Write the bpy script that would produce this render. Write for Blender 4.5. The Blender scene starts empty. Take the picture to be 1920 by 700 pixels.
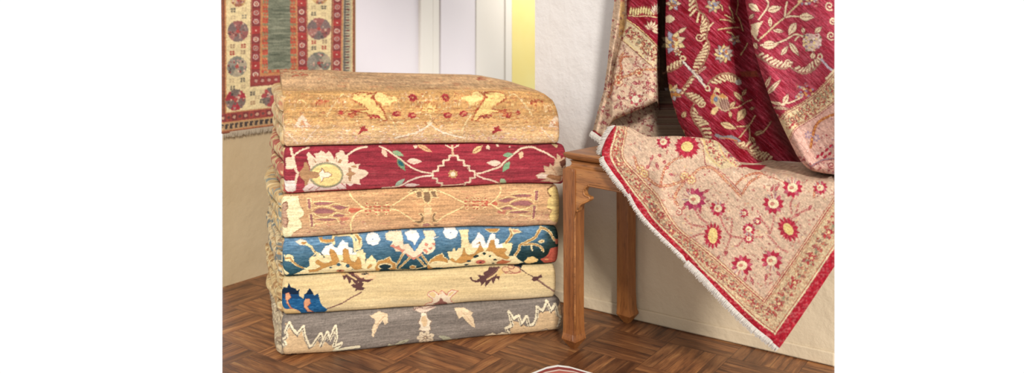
import bpy, bmesh, math, random
import numpy as np
from mathutils import Vector

random.seed(7)
rng = np.random.default_rng(11)
SC = bpy.context.scene
COL = SC.collection
F, CX, HY, CH = 1515.0, 960.0, 40.0, 0.84      # focal (px of a 1920 wide frame), centre, horizon row, camera height
ALB = .72                                       # overall reflectance of dyes and paints under the bright key light
XL, XR = 417.0, 1564.6                          # the place is modelled between these two sight lines

# ------------------------------------------------------------------ palette helpers
def lin(c):
    c = np.asarray(c, dtype=np.float64) / 255.0
    return ALB * np.where(c <= 0.04045, c / 12.92, ((c + 0.055) / 1.055) ** 2.4)
def lin4(c):
    v = lin(c); return (float(v[0]), float(v[1]), float(v[2]), 1.0)

def vnoise(x, y, seed=0):
    x = np.asarray(x, float); y = np.asarray(y, float)
    xi = np.floor(x).astype(np.int64); yi = np.floor(y).astype(np.int64)
    fx = x - xi; fy = y - yi
    fx = fx * fx * (3 - 2 * fx); fy = fy * fy * (3 - 2 * fy)
    def h(a, b):
        n = (a * 374761393 + b * 668265263 + seed * 1442695041) & 0x7fffffff
        n = ((n ^ (n >> 13)) * 1274126177) & 0x7fffffff
        return ((n ^ (n >> 16)) & 0xffff) / 65535.0
    return (h(xi, yi) * (1 - fx) + h(xi + 1, yi) * fx) * (1 - fy) + (h(xi, yi + 1) * (1 - fx) + h(xi + 1, yi + 1) * fx) * fy

def cat(pts, n=6):
    """Catmull-Rom through pts"""
    p = [np.array(q, float) for q in pts]
    if len(p) < 3: return [tuple(q) for q in p]
    p = [2 * p[0] - p[1]] + p + [2 * p[-1] - p[-2]]
    out = []
    for i in range(1, len(p) - 2):
        for k in range(n):
            t = k / n
            out.append(tuple(0.5 * ((2 * p[i]) + (-p[i - 1] + p[i + 1]) * t + (2 * p[i - 1] - 5 * p[i] + 4 * p[i + 1] - p[i + 2]) * t * t
                       + (-p[i - 1] + 3 * p[i] - 3 * p[i + 1] + p[i + 2]) * t ** 3)))
    out.append(tuple(p[-2]))
    return out

class Cloth:
    """a woven design, drawn as plain shapes into an array and read back at the carpet's vertices"""
    def __init__(s, x0, y0, x1, y1, base, k=3.0):
        s.x0, s.y0, s.x1, s.y1, s.k = x0, y0, x1, y1, k
        s.w = int((x1 - x0) * k); s.h = int((y1 - y0) * k)
        s.a = np.empty((s.h, s.w, 3), np.float32); s.a[:] = np.array(base, np.float32)
        yy, xx = np.mgrid[0:s.h, 0:s.w]
        s.X = (x0 + (xx + .5) / k).astype(np.float32); s.Y = (y0 + (yy + .5) / k).astype(np.float32)
    def box(s, xa, ya, xb, yb):
        i0 = max(0, int((xa - s.x0) * s.k) - 1); i1 = min(s.w, int((xb - s.x0) * s.k) + 2)
        j0 = max(0, int((ya - s.y0) * s.k) - 1); j1 = min(s.h, int((yb - s.y0) * s.k) + 2)
        if i1 <= i0 or j1 <= j0: return None
        return (slice(j0, j1), slice(i0, i1))
    def poly(s, pts, c):
        pts = np.array(pts, float)
        b = s.box(pts[:, 0].min(), pts[:, 1].min(), pts[:, 0].max(), pts[:, 1].max())
        if b is None: return
        X, Y = s.X[b], s.Y[b]
        m = np.zeros(X.shape, bool); n = len(pts)
        for i in range(n):
            x1, y1 = pts[i]; x2, y2 = pts[(i + 1) % n]
            if y1 == y2: continue
            cnd = ((y1 > Y) != (y2 > Y)) & (X < (x2 - x1) * (Y - y1) / (y2 - y1) + x1)
            m ^= cnd
        s.a[b][m] = c
    def line(s, pts, w, c, a=1.0):
        pts = [tuple(p) for p in pts]; c = np.array(c, np.float32); hw = w / 2
        for (x1, y1), (x2, y2) in zip(pts[:-1], pts[1:]):
            b = s.box(min(x1, x2) - w, min(y1, y2) - w, max(x1, x2) + w, max(y1, y2) + w)
            if b is None: continue
            X, Y = s.X[b], s.Y[b]
            dx, dy = x2 - x1, y2 - y1; L = dx * dx + dy * dy + 1e-9
            t = np.clip(((X - x1) * dx + (Y - y1) * dy) / L, 0, 1)
            d = np.hypot(X - x1 - t * dx, Y - y1 - t * dy)
            al = (np.clip((hw - d) * s.k + .5, 0, 1) * a)[..., None]
            s.a[b] = s.a[b] * (1 - al) + c * al
    def ell(s, x, y, rx, ry, c, ang=0):
        n = 28; ca, sa = math.cos(ang), math.sin(ang)
        s.poly([(x + rx * math.cos(t) * ca - ry * math.sin(t) * sa, y + rx * math.cos(t) * sa + ry * math.sin(t) * ca)
                for t in [2 * math.pi * i / n for i in range(n)]], c)
    # ---- motifs
    def vine(s, pts, w, c, out=None, dash=None):
        p = cat(pts, 7)
        if out: s.line(p, w + 1.6, out)
        s.line(p, w, c)
        if dash:
            for i in range(0, len(p) - 1, 2): s.line([p[i], p[i + 1]], w * .45, dash)
    def leaf(s, bx, by, tx, ty, wd, c, out=None, vein=None):
        dx, dy = tx - bx, ty - by; L = math.hypot(dx, dy) + 1e-6; nx, ny = -dy / L, dx / L
        prof = [(0, 0), (.2, .7), (.45, 1), (.7, .7), (1, 0)]
        up = [(bx + dx * t + nx * q * wd, by + dy * t + ny * q * wd) for t, q in prof]
        dn = [(bx + dx * t - nx * q * wd, by + dy * t - ny * q * wd) for t, q in prof[::-1]]
        pts = cat(up, 3) + cat(dn, 3)
        s.poly(pts, c)
        if out: s.line(pts, .9, out)
        if vein: s.line([(bx + dx * .15, by + dy * .15), (bx + dx * .85, by + dy * .85)], .9, vein)
    def rose(s, x, y, r, n, c, cc, rin=.5, asp=1.0, ang=0, out=None, pw=.8):
        """pointed petals round a centre"""
        ca, sa = math.cos(ang), math.sin(ang)
        T = lambda u, v: (x + u * ca * 1 - v * asp * sa, y + u * sa + v * asp * ca)
        for i in range(n):
            t = 2 * math.pi * (i + .3) / n; dt = math.pi / n * pw
            tip = T(r * math.cos(t), r * math.sin(t))
            q = [T(rin * r * .8 * math.cos(t - dt), rin * r * .8 * math.sin(t - dt)),
                 T(r * .78 * math.cos(t - dt * .7), r * .78 * math.sin(t - dt * .7)), tip,
                 T(r * .78 * math.cos(t + dt * .7), r * .78 * math.sin(t + dt * .7)),
                 T(rin * r * .8 * math.cos(t + dt), rin * r * .8 * math.sin(t + dt))]
            s.poly(q, c)
            if out: s.line(q + [q[0]], .8, out)
        n2 = 20
        s.poly([T(rin * r * math.cos(2 * math.pi * i / n2), rin * r * math.sin(2 * math.pi * i / n2)) for i in range(n2)], cc)
    def feather(s, pts, side, size, c, out, stem=None, step=5.5):
        """acanthus half-leaf: lobes on one side of a curved stem"""
        p = cat(pts, 8); acc = 0; last = p[0]
        tot = sum(math.dist(a, b) for a, b in zip(p[:-1], p[1:])); run = 0
        for a, b in zip(p[:-1], p[1:]):
            L = math.dist(a, b); run += L; acc += L
            if acc >= step:
                acc = 0; t = run / tot; sz = size * (math.sin(math.pi * min(1, t * .9 + .08)) ** .6)
                dx, dy = (b[0] - a[0]) / L, (b[1] - a[1]) / L; nx, ny = -dy * side, dx * side
                tip = (b[0] + nx * sz + dx * sz * .5, b[1] + ny * sz + dy * sz * .5)
                m = ((b[0] + tip[0]) / 2 - dx, (b[1] + tip[1]) / 2 - dy)
                s.line([b, m, tip], step * .95, out); s.line([b, m, tip], step * .62, c)
                s.ell(tip[0], tip[1], step * .38, step * .38, c)
        s.line(p, 3.6, out); s.line(p, 2.2, c)
        if stem: s.line(p, .9, stem)
    def spiral(s, x, y, r, turns, ang, w, c, d=1):
        pts = []
        for i in range(int(turns * 10) + 1):
            t = i / (turns * 10); a = ang + d * t * turns * 2 * math.pi; rr = r * (1 - t * .85)
            pts.append((x + rr * math.cos(a), y + rr * math.sin(a)))
        s.line(pts, w, c)
    def squig(s, x, y, sz, cols, w=1.1):
        """small busy knot of curls and dabs"""
        for _ in range(3):
            c = random.choice(cols); a = random.uniform(0, 6.28); px, py = x + random.uniform(-sz, sz) * .5, y + random.uniform(-sz, sz) * .5
            kind = random.random()
            if kind < .45: s.spiral(px, py, sz * random.uniform(.3, .6), random.uniform(.5, 1.1), a, w, c, random.choice((-1, 1)))
            elif kind < .75: s.leaf(px, py, px + sz * .8 * math.cos(a), py + sz * .8 * math.sin(a), sz * .22, c)
            else: s.line([(px, py), (px + sz * .7 * math.cos(a), py + sz * .7 * math.sin(a))], w, c)
    def busy(s, pts, half, cols, step=6, sz=5, w=1.0):
        """fill a band round a centre line with squiggles"""
        p = cat(pts, 8); acc = 0
        for a, b in zip(p[:-1], p[1:]):
            L = math.dist(a, b) + 1e-6; acc += L
            while acc > step:
                acc -= step; nx, ny = -(b[1] - a[1]) / L, (b[0] - a[0]) / L
                q = -half
                while q <= half + .1:
                    s.squig(b[0] + nx * q + random.uniform(-1, 1), b[1] + ny * q + random.uniform(-1, 1), sz, cols, w); q += step
    def blend(s, m, c):
        m = np.asarray(m, np.float32)[..., None]
        s.a = s.a * (1 - m) + np.array(c, np.float32) * m
    def weave(s, amt=.10, fine=.06, lx=40, ly=2.0, ang=0.0, seed=1, speck=.0):
        ca, sa = math.cos(ang), math.sin(ang)
        U = s.X * ca + s.Y * sa; V = -s.X * sa + s.Y * ca
        n = vnoise(U / lx, V / ly, seed) * .5 + vnoise(U / (lx * .3), V / (ly * .6), seed + 5) * .3 + vnoise(U / (lx * 2.5), V / (ly * 4), seed + 9) * .4 - .6
        m = 1 + amt * 2 * n + fine * 2 * (vnoise(s.X * 1.1, s.Y * 1.1, seed + 3) - .5)
        if speck: m = m + speck * 2 * (vnoise(U / 3.0, V / 1.2, seed + 21) - .5)
        s.a = s.a * m[..., None]
    def edge(s, amt, col, th=70, r=2):
        d = np.zeros(s.a.shape[:2], np.float32)
        for dy, dx in ((0, r), (r, 0), (0, -r), (-r, 0)):
            q = np.roll(s.a, (dy, dx), (0, 1)); d = np.maximum(d, (q.sum(-1) - s.a.sum(-1)))      # darker side of an edge
        m = np.clip((d - th) / th, 0, 1)[..., None] * amt
        s.a = s.a * (1 - m) + np.array(col, np.float32) * m
    def fray(s, dx, dy, cx=1.1, cy=.9, seed=3):
        nx = (vnoise(s.X * cx, s.Y * cy, seed) - .5) * 2 * dx * s.k; ny = (vnoise(s.X * cx, s.Y * cy, seed + 9) - .5) * 2 * dy * s.k
        jj, ii = np.mgrid[0:s.h, 0:s.w]
        s.a = s.a[np.clip((jj + ny).astype(int), 0, s.h - 1), np.clip((ii + nx).astype(int), 0, s.w - 1)]
    def soften(s, r=1):
        a = s.a
        for ax in (0, 1):
            a = (np.roll(a, 1, ax) + a * 1.5 + np.roll(a, -1, ax)) / 3.5
        s.a = a
    def at(s, x, y, jag=.45, cell=1.3):
        x = np.asarray(x, float); y = np.asarray(y, float)
        if jag:
            xq = np.floor(x / cell); yq = np.floor(y / cell)
            x = x + (vnoise(xq * 1.0, yq * 1.0, 77) - .5) * 2 * jag; y = y + (vnoise(xq * 1.0 + 50, yq * 1.0, 78) - .5) * 2 * jag
        fx = np.clip((x - s.x0) * s.k - .5, 0, s.w - 1.001); fy = np.clip((y - s.y0) * s.k - .5, 0, s.h - 1.001)
        i = fx.astype(int); j = fy.astype(int); fx = (fx - i)[..., None]; fy = (fy - j)[..., None]
        i1 = np.minimum(i + 1, s.w - 1); j1 = np.minimum(j + 1, s.h - 1)
        v = (s.a[j, i] * (1 - fx) + s.a[j, i1] * fx) * (1 - fy) + (s.a[j1, i] * (1 - fx) + s.a[j1, i1] * fx) * fy
        return lin(np.clip(v, 0, 255))

# ------------------------------------------------------------------ meshes
def link(name, me, mat=None, parent=None):
    o = bpy.data.objects.new(name, me); COL.objects.link(o)
    if mat: me.materials.append(mat)
    if parent: o.parent = parent
    return o
class Grids:
    """several vertex grids gathered into one mesh with a colour at every vertex"""
    def __init__(s): s.v = []; s.c = []; s.f = []; s.n = 0; s.ng = []
    def add(s, P, C, closej=False, flip=False, capi=False):
        nj, ni = P.shape[:2]
        idx = s.n + np.arange(nj * ni).reshape(nj, ni)
        if closej: idx = np.vstack([idx, idx[:1]])
        a, b, c, d = idx[:-1, :-1], idx[:-1, 1:], idx[1:, 1:], idx[1:, :-1]
        q = np.stack([a, d, c, b] if flip else [a, b, c, d], -1).reshape(-1, 4)
        s.v.append(P.reshape(-1, 3)); s.c.append(np.broadcast_to(C, P.shape).reshape(-1, 3)); s.f.append(q)
        if capi:
            for e in (0, -1):
                r = list(idx[:-1, e] if closej else idx[:, e]); s.ng.append([int(k) for k in (r if e == 0 else r[::-1])])
        s.n += nj * ni
    def build(s, name, mat, parent=None, smooth=True):
        V = np.concatenate(s.v).astype(np.float32); C = np.concatenate(s.c); Q = np.concatenate(s.f).astype(np.int32)
        me = bpy.data.meshes.new(name)
        ngl = sum(len(g) for g in s.ng)
        me.vertices.add(len(V)); me.vertices.foreach_set('co', V.ravel())
        me.loops.add(len(Q) * 4 + ngl); me.polygons.add(len(Q) + len(s.ng))
        li = np.concatenate([Q.ravel()] + [np.array(g, np.int32) for g in s.ng]).astype(np.int32)
        st = np.concatenate([np.arange(len(Q)) * 4, len(Q) * 4 + np.cumsum([0] + [len(g) for g in s.ng])[:-1]]) if s.ng else np.arange(len(Q)) * 4
        me.loops.foreach_set('vertex_index', li)
        me.polygons.foreach_set('loop_start', st.astype(np.int32))
        me.polygons.foreach_set('use_smooth', np.full(len(Q) + len(s.ng), smooth, bool))
        me.update(calc_edges=True); me.validate()
        at = me.color_attributes.new('dye', 'FLOAT_COLOR', 'POINT')
        at.data.foreach_set('color', np.concatenate([C, np.ones((len(C), 1))], 1).astype(np.float32).ravel())
        return link(name, me, mat, parent)
def prism(bm, plan, z0, z1):
    lo = [bm.verts.new((x, y, z0)) for x, y in plan]; hi = [bm.verts.new((x, y, z1)) for x, y in plan]
    n = len(plan); bm.faces.new(lo[::-1]); bm.faces.new(hi)
    for i in range(n): bm.faces.new((lo[i], lo[(i + 1) % n], hi[(i + 1) % n], hi[i]))
def finish(bm, name, mat, parent=None, bevel=0, cut=False, smooth=False):
    bmesh.ops.recalc_face_normals(bm, faces=bm.faces)
    if cut:
        k = (XR - CX) / F; n = Vector((1, -k, 0)).normalized()
        g = bm.verts[:] + bm.edges[:] + bm.faces[:]
        r = bmesh.ops.bisect_plane(bm, geom=g, plane_co=(0, 0, 0), plane_no=n, clear_outer=True)
        ed = [e for e in r['geom_cut'] if isinstance(e, bmesh.types.BMEdge)]
        if ed: bmesh.ops.holes_fill(bm, edges=ed, sides=0)
    me = bpy.data.meshes.new(name); bm.to_mesh(me); bm.free()
    if smooth:
        for p in me.polygons: p.use_smooth = True
    o = link(name, me, mat, parent)
    if bevel:
        m = o.modifiers.new('bevel', 'BEVEL'); m.width = bevel; m.segments = 2; m.limit_method = 'ANGLE'; m.angle_limit = .6
    return o
def tube(bm, pts, rad, seg=6, taper=None):
    rings = []
    for i, p in enumerate(pts):
        p = Vector(p); a = Vector(pts[max(0, i - 1)]); b = Vector(pts[min(len(pts) - 1, i + 1)]); d = (b - a).normalized()
        s = d.cross(Vector((0, 0, 1)) if abs(d.z) < .9 else Vector((1, 0, 0))).normalized(); t = d.cross(s)
        r = rad if taper is None else rad * taper[i]
        rings.append([bm.verts.new(p + s * r * math.cos(2 * math.pi * k / seg) + t * r * math.sin(2 * math.pi * k / seg)) for k in range(seg)])
    for A, B in zip(rings[:-1], rings[1:]):
        for k in range(seg): bm.faces.new((A[k], A[(k + 1) % seg], B[(k + 1) % seg], B[k]))
    bm.faces.new(rings[0][::-1]); bm.faces.new(rings[-1])
def tag(o, label=None, cat_=None, group=None, kind=None):
    if label: o['label'] = label
    if cat_: o['category'] = cat_
    if group: o['group'] = group
    if kind: o['kind'] = kind
    return o

# ------------------------------------------------------------------ materials
class N:
    def __init__(s, name):
        s.m = bpy.data.materials.new(name); s.m.use_nodes = True; s.t = s.m.node_tree; s.t.nodes.clear()
        s.out = s.t.nodes.new('ShaderNodeOutputMaterial'); s.b = s.t.nodes.new('ShaderNodeBsdfPrincipled')
        s.t.links.new(s.b.outputs[0], s.out.inputs[0])
    def n(s, ty, **kw):
        nd = s.t.nodes.new(ty)
        for k, v in kw.items(): setattr(nd, k, v)
        return nd
    def lk(s, a, b): s.t.links.new(a, b)
    def math(s, op, a, b=None, clamp=False):
        nd = s.n('ShaderNodeMath', operation=op, use_clamp=clamp)
        for i, v in enumerate((a, b)):
            if v is None: continue
            if isinstance(v, (int, float)): nd.inputs[i].default_value = v
            else: s.lk(v, nd.inputs[i])
        return nd.outputs[0]
    def noise(s, vec, scale, detail=3, rough=.5):
        nd = s.n('ShaderNodeTexNoise'); nd.inputs['Scale'].default_value = scale; nd.inputs['Detail'].default_value = detail
        nd.inputs['Roughness'].default_value = rough
        if vec is not None: s.lk(vec, nd.inputs['Vector'])
        return nd.outputs[0]
    def ramp(s, fac, stops):
        nd = s.n('ShaderNodeValToRGB'); cr = nd.color_ramp
        while len(cr.elements) < len(stops): cr.elements.new(.5)
        for e, (p, c) in zip(cr.elements, stops): e.position = p; e.color = c
        s.lk(fac, nd.inputs[0]); return nd.outputs[0]
    def mix(s, fac, a, b, bt='MIX'):
        nd = s.n('ShaderNodeMix', data_type='RGBA', blend_type=bt)
        for sock, v in ((nd.inputs[0], fac), (nd.inputs[6], a), (nd.inputs[7], b)):
            if isinstance(v, (int, float)): sock.default_value = v
            elif isinstance(v, tuple): sock.default_value = v
            else: s.lk(v, sock)
        return nd.outputs[2]
    def bump(s, h, strength, dist):
        nd = s.n('ShaderNodeBump'); nd.inputs['Strength'].default_value = strength; nd.inputs['Distance'].default_value = dist
        s.lk(h, nd.inputs['Height']); s.lk(nd.outputs[0], s.b.inputs['Normal'])
    def comb(s, x, y, z):
        nd = s.n('ShaderNodeCombineXYZ')
        for i, v in enumerate((x, y, z)):
            if isinstance(v, (int, float)): nd.inputs[i].default_value = v
            else: s.lk(v, nd.inputs[i])
        return nd.outputs[0]
def carpet_mat(name='carpet_pile', sc=1100, st=.22):
    a = N(name); at = a.n('ShaderNodeAttribute', attribute_name='dye')
    tc = a.n('ShaderNodeTexCoord')
    h = a.noise(tc.outputs['Object'], sc, 2)
    v = a.ramp(h, [(.3, (.87, .87, .87, 1)), (.7, (1.08, 1.08, 1.08, 1))])
    a.lk(a.mix(1.0, at.outputs['Color'], v, 'MULTIPLY'), a.b.inputs['Base Color'])
    a.b.inputs['Roughness'].default_value = .95; a.b.inputs['Specular IOR Level'].default_value = .12
    a.bump(h, st, .0015)
    return a.m
def plaster(name, c, c2, bump=.25, low=None, z0=0, z1=1):
    a = N(name); tc = a.n('ShaderNodeTexCoord'); o = tc.outputs['Object']
    n1 = a.noise(o, 3.0, 4, .6); n2 = a.noise(o, 14, 5, .6)
    col = a.mix(a.ramp(n1, [(.35, (0, 0, 0, 1)), (.7, (1, 1, 1, 1))]), lin4(c), lin4(c2))
    if low:      # tan blended in towards the floor: painted shade and warm bounce light
        sp = a.n('ShaderNodeSeparateXYZ'); a.lk(o, sp.inputs[0])
        h = a.math('DIVIDE', a.math('SUBTRACT', a.math('ADD', sp.outputs[2], a.math('MULTIPLY', n1, .15)), z0), z1 - z0, True)
        col = a.mix(h, lin4(low), col)
    a.lk(col, a.b.inputs['Base Color'])
    a.b.inputs['Roughness'].default_value = .75; a.b.inputs['Specular IOR Level'].default_value = .25
    a.bump(n2, bump, .012); return a.m
def wood(name, axis, c_dark, c_mid, c_light, rough=.38):
    """axis: unit vector the grain runs along"""
    a = N(name); tc = a.n('ShaderNodeTexCoord'); o = tc.outputs['Object']
    d = a.n('ShaderNodeVectorMath', operation='DOT_PRODUCT'); a.lk(o, d.inputs[0]); d.inputs[1].default_value = axis
    al = d.outputs['Value']
    sc = a.n('ShaderNodeVectorMath', operation='SCALE'); sc.inputs[0].default_value = axis; a.lk(a.math('MULTIPLY', al, .93), sc.inputs['Scale'])
    su = a.n('ShaderNodeVectorMath', operation='SUBTRACT'); a.lk(o, su.inputs[0]); a.lk(sc.outputs[0], su.inputs[1])
    v = su.outputs[0]
    g = a.noise(v, 55, 5, .62); f = a.noise(v, 420, 3, .6); big = a.noise(v, 12, 3, .5)
    col = a.ramp(g, [(.25, lin4(c_dark)), (.5, lin4(c_mid)), (.75, lin4(c_light))])
    col = a.mix(.35, col, a.ramp(big, [(.3, lin4(c_dark)), (.7, lin4(c_light))]))
    pores = a.ramp(f, [(.34, (.45, .42, .40, 1)), (.46, (1, 1, 1, 1))])
    a.lk(a.mix(.8, col, pores, 'MULTIPLY'), a.b.inputs['Base Color'])
    a.b.inputs['Roughness'].default_value = rough
    a.bump(f, .12, .001); return a.m
def flat(name, c, rough=.6):
    a = N(name); tc = a.n('ShaderNodeTexCoord'); n = a.noise(tc.outputs['Object'], 30, 3)
    c1 = tuple(max(0, q - 5) for q in c)
    a.lk(a.mix(n, lin4(c1), lin4(c)), a.b.inputs['Base Color']); a.b.inputs['Roughness'].default_value = rough; return a.m
# ------------------------------------------------------------------ the room
def parquet():
    a = N('parquet_oak'); tc = a.n('ShaderNodeTexCoord'); o = tc.outputs['Object']
    def dot(v):
        d = a.n('ShaderNodeVectorMath', operation='DOT_PRODUCT'); a.lk(o, d.inputs[0]); d.inputs[1].default_value = v; return d.outputs['Value']
    S = .165
    p = a.math('ADD', a.math('DIVIDE', dot((.817, -.576, 0)), S), .35 + 40); q = a.math('ADD', a.math('DIVIDE', dot((.576, .817, 0)), S), .12 + 40)
    cx = a.math('FLOOR', p); cy = a.math('FLOOR', q)
    par = a.math('MODULO', a.math('ADD', cx, cy), 2.0)
    fp = a.math('FRACT', p); fq = a.math('FRACT', q)
    def sel(u, v):  # par ? u : v
        return a.math('ADD', a.math('MULTIPLY', par, u), a.math('MULTIPLY', a.math('SUBTRACT', 1.0, par), v))
    along = sel(p, q); ac = sel(fq, fp); al1 = sel(fp, fq)
    st = a.math('FLOOR', a.math('MULTIPLY', ac, 5.0)); fs = a.math('FRACT', a.math('MULTIPLY', ac, 5.0))
    wn = a.n('ShaderNodeTexWhiteNoise', noise_dimensions='3D'); a.lk(a.comb(cx, cy, st), wn.inputs['Vector']); rv = wn.outputs['Value']
    wn2 = a.n('ShaderNodeTexWhiteNoise', noise_dimensions='3D'); a.lk(a.comb(cx, cy, 7.3), wn2.inputs['Vector']); rc = wn2.outputs['Value']
    off = a.math('MULTIPLY', rv, 37.0)
    vec = a.comb(a.math('ADD', a.math('MULTIPLY', along, .22), off), a.math('MULTIPLY', ac, 1.5), off)
    g = a.noise(vec, 6.0, 5, .65)
    vec2 = a.comb(a.math('ADD', a.math('MULTIPLY', along, .5), off), a.math('MULTIPLY', ac, 9.0), off)
    g2 = a.noise(vec2, 5.0, 4, .7)
    base = a.ramp(g, [(.28, lin4((78, 45, 26))), (.45, lin4((130, 82, 49))), (.58, lin4((162, 108, 65))), (.75, lin4((196, 144, 90)))])
    tone = a.ramp(a.math('ADD', a.math('MULTIPLY', rv, .6), a.math('MULTIPLY', rc, .4)), [(.15, (.58, .54, .54, 1)), (.5, (.88, .86, .86, 1)), (.85, (1.22, 1.18, 1.1, 1))])
    c = a.mix(1.0, base, tone, 'MULTIPLY')
    c = a.mix(.75, c, a.ramp(g2, [(.33, (.38, .32, .3, 1)), (.46, (1, 1, 1, 1))]), 'MULTIPLY')
    e1 = a.math('MINIMUM', fs, a.math('SUBTRACT', 1.0, fs)); e2 = a.math('MULTIPLY', a.math('MINIMUM', al1, a.math('SUBTRACT', 1.0, al1)), 5.0)
    e = a.math('MINIMUM', e1, e2)
    gap = a.ramp(e, [(.0, (.25, .2, .18, 1)), (.035, (1, 1, 1, 1))])
    c = a.mix(.85, c, gap, 'MULTIPLY')
    a.lk(c, a.b.inputs['Base Color'])
    a.b.inputs['Roughness'].default_value = .42
    a.bump(a.math('ADD', a.math('MULTIPLY', a.ramp(e, [(0, (0, 0, 0, 1)), (.05, (1, 1, 1, 1))]), 1.0), a.math('MULTIPLY', g2, .25)), .3, .0015)
    return a.m

LWN = (.817, -.576); LWC = -2.216          # left wall: n.p = c   (faces into the room)
RWN = (.576, .817); RWC = 2.056            # right wall
def on_left(px, off=0.0):
    k = (px - CX) / F; Z = (LWC + off) / (LWN[0] * k + LWN[1]); return (k * Z, Z)
def on_right(px, off=0.0):
    k = (px - CX) / F; Z = (RWC - off) / (RWN[0] * k + RWN[1]); return (k * Z, Z)
def zat(py, Y): return CH - (py - HY) / F * Y
TOP = 2.3
M_wall_l = plaster('cream_plaster', (208, 184, 146), (196, 170, 130), .3)
M_wall_w = plaster('white_paint', (247, 239, 241), (244, 235, 239), .08)
M_wall_r = plaster('lime_plaster', (236, 230, 225), (229, 221, 213), .55, (226, 205, 172), .30, .62)
M_trim = plaster('ivory_gloss_paint', (251, 244, 233), (248, 240, 228), .04)
M_yellow = plaster('yellow_paint', (255, 238, 158), (255, 232, 142), .05)
M_dark = flat('dark_gap', (70, 66, 62), .9)
M_floor = parquet()

k0 = (XL - CX) / F; k1 = (XR - CX) / F
bm = bmesh.new()
e = on_right(1003)
fl = [(k0 * .7, .7), on_left(XL), on_left(1040), (on_right(1003, -.14)[0] + .12, on_right(1003, -.14)[1] + .1), on_right(XR), (k1 * .7, .7)]
prism(bm, fl[::-1], -.03, 0); tag(finish(bm, 'floor', M_floor), kind='structure')

bm = bmesh.new(); prism(bm, fl[::-1], TOP, TOP + .03); tag(finish(bm, 'ceiling', plaster('ceiling_plaster', (240, 226, 200), (236, 220, 192), .1)), kind='structure')  # out of view, added to cut the ambient light from above
def left_panel(name, pa, pb, off, thick, mat, z0=0, z1=TOP, parent=None, bev=0):
    a, b = on_left(pa, off), on_left(pb, off)
    # slab behind the face a-b, side faces square to the wall (left end follows the edge of the modelled place)
    a2 = (a[0] - LWN[0] * thick, a[1] - LWN[1] * thick); b2 = (b[0] - LWN[0] * thick, b[1] - LWN[1] * thick)
    if pa <= XL + 1: a2 = on_left(XL, off - thick)
    bm = bmesh.new(); prism(bm, [a, b, b2, a2], z0, z1); return finish(bm, name, mat, parent, bevel=bev)
tag(left_panel('wall_left', XL, 667, 0, .1, M_wall_l), kind='structure')
tag(left_panel('wall_back', 667, 789, 0, .1, M_wall_w), kind='structure')
# door casing, door leaf of wide boards, yellow reveal
tag(left_panel('trim_1', 789, 812, .012, .112, M_trim, bev=.003), kind='structure')
tag(left_panel('trim_2', 812, 823.6, .005, .105, M_trim, bev=.002), kind='structure')
tag(left_panel('trim_3', 823.6, 827, -.03, .05, M_dark), kind='structure')
door = left_panel('door_1', 826.6, 891.4, .001, .045, M_wall_w, .004, 2.05, bev=.0015); tag(door, kind='structure')
left_panel('door_board', 893, 947, .004, .045, M_trim, .004, 2.05, door, .0015)
left_panel('door_header', 826.6, 950, .012, .112, M_trim, 2.05, TOP, door)
tag(left_panel('trim_4', 947.9, 960, .010, .11, M_trim, bev=.002), kind='structure')
tag(left_panel('trim_5', 960, 1045, .004, .104, M_yellow), kind='structure')

# right wall: plaster with an uneven foot, cut back where the passage opens
bm = bmesh.new(); a = on_right(1003); b = on_right(XR); b2 = on_right(XR, -.12)
prism(bm, [a, (a[0] + RWN[0] * .12, a[1] + RWN[1] * .12), b2, b], 0, TOP)
tag(finish(bm, 'wall_right', M_wall_r), kind='structure')
# a shallow rounded plaster foot along the right wall
bm = bmesh.new(); a = on_right(1012, .006); b = on_right(XR, .006)
a0 = on_right(1012); b0 = on_right(XR)
prism(bm, [a, a0, b0, b], 0.002, .035); tag(finish(bm, 'baseboard_right', M_wall_r, bevel=.003), kind='structure')

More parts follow.
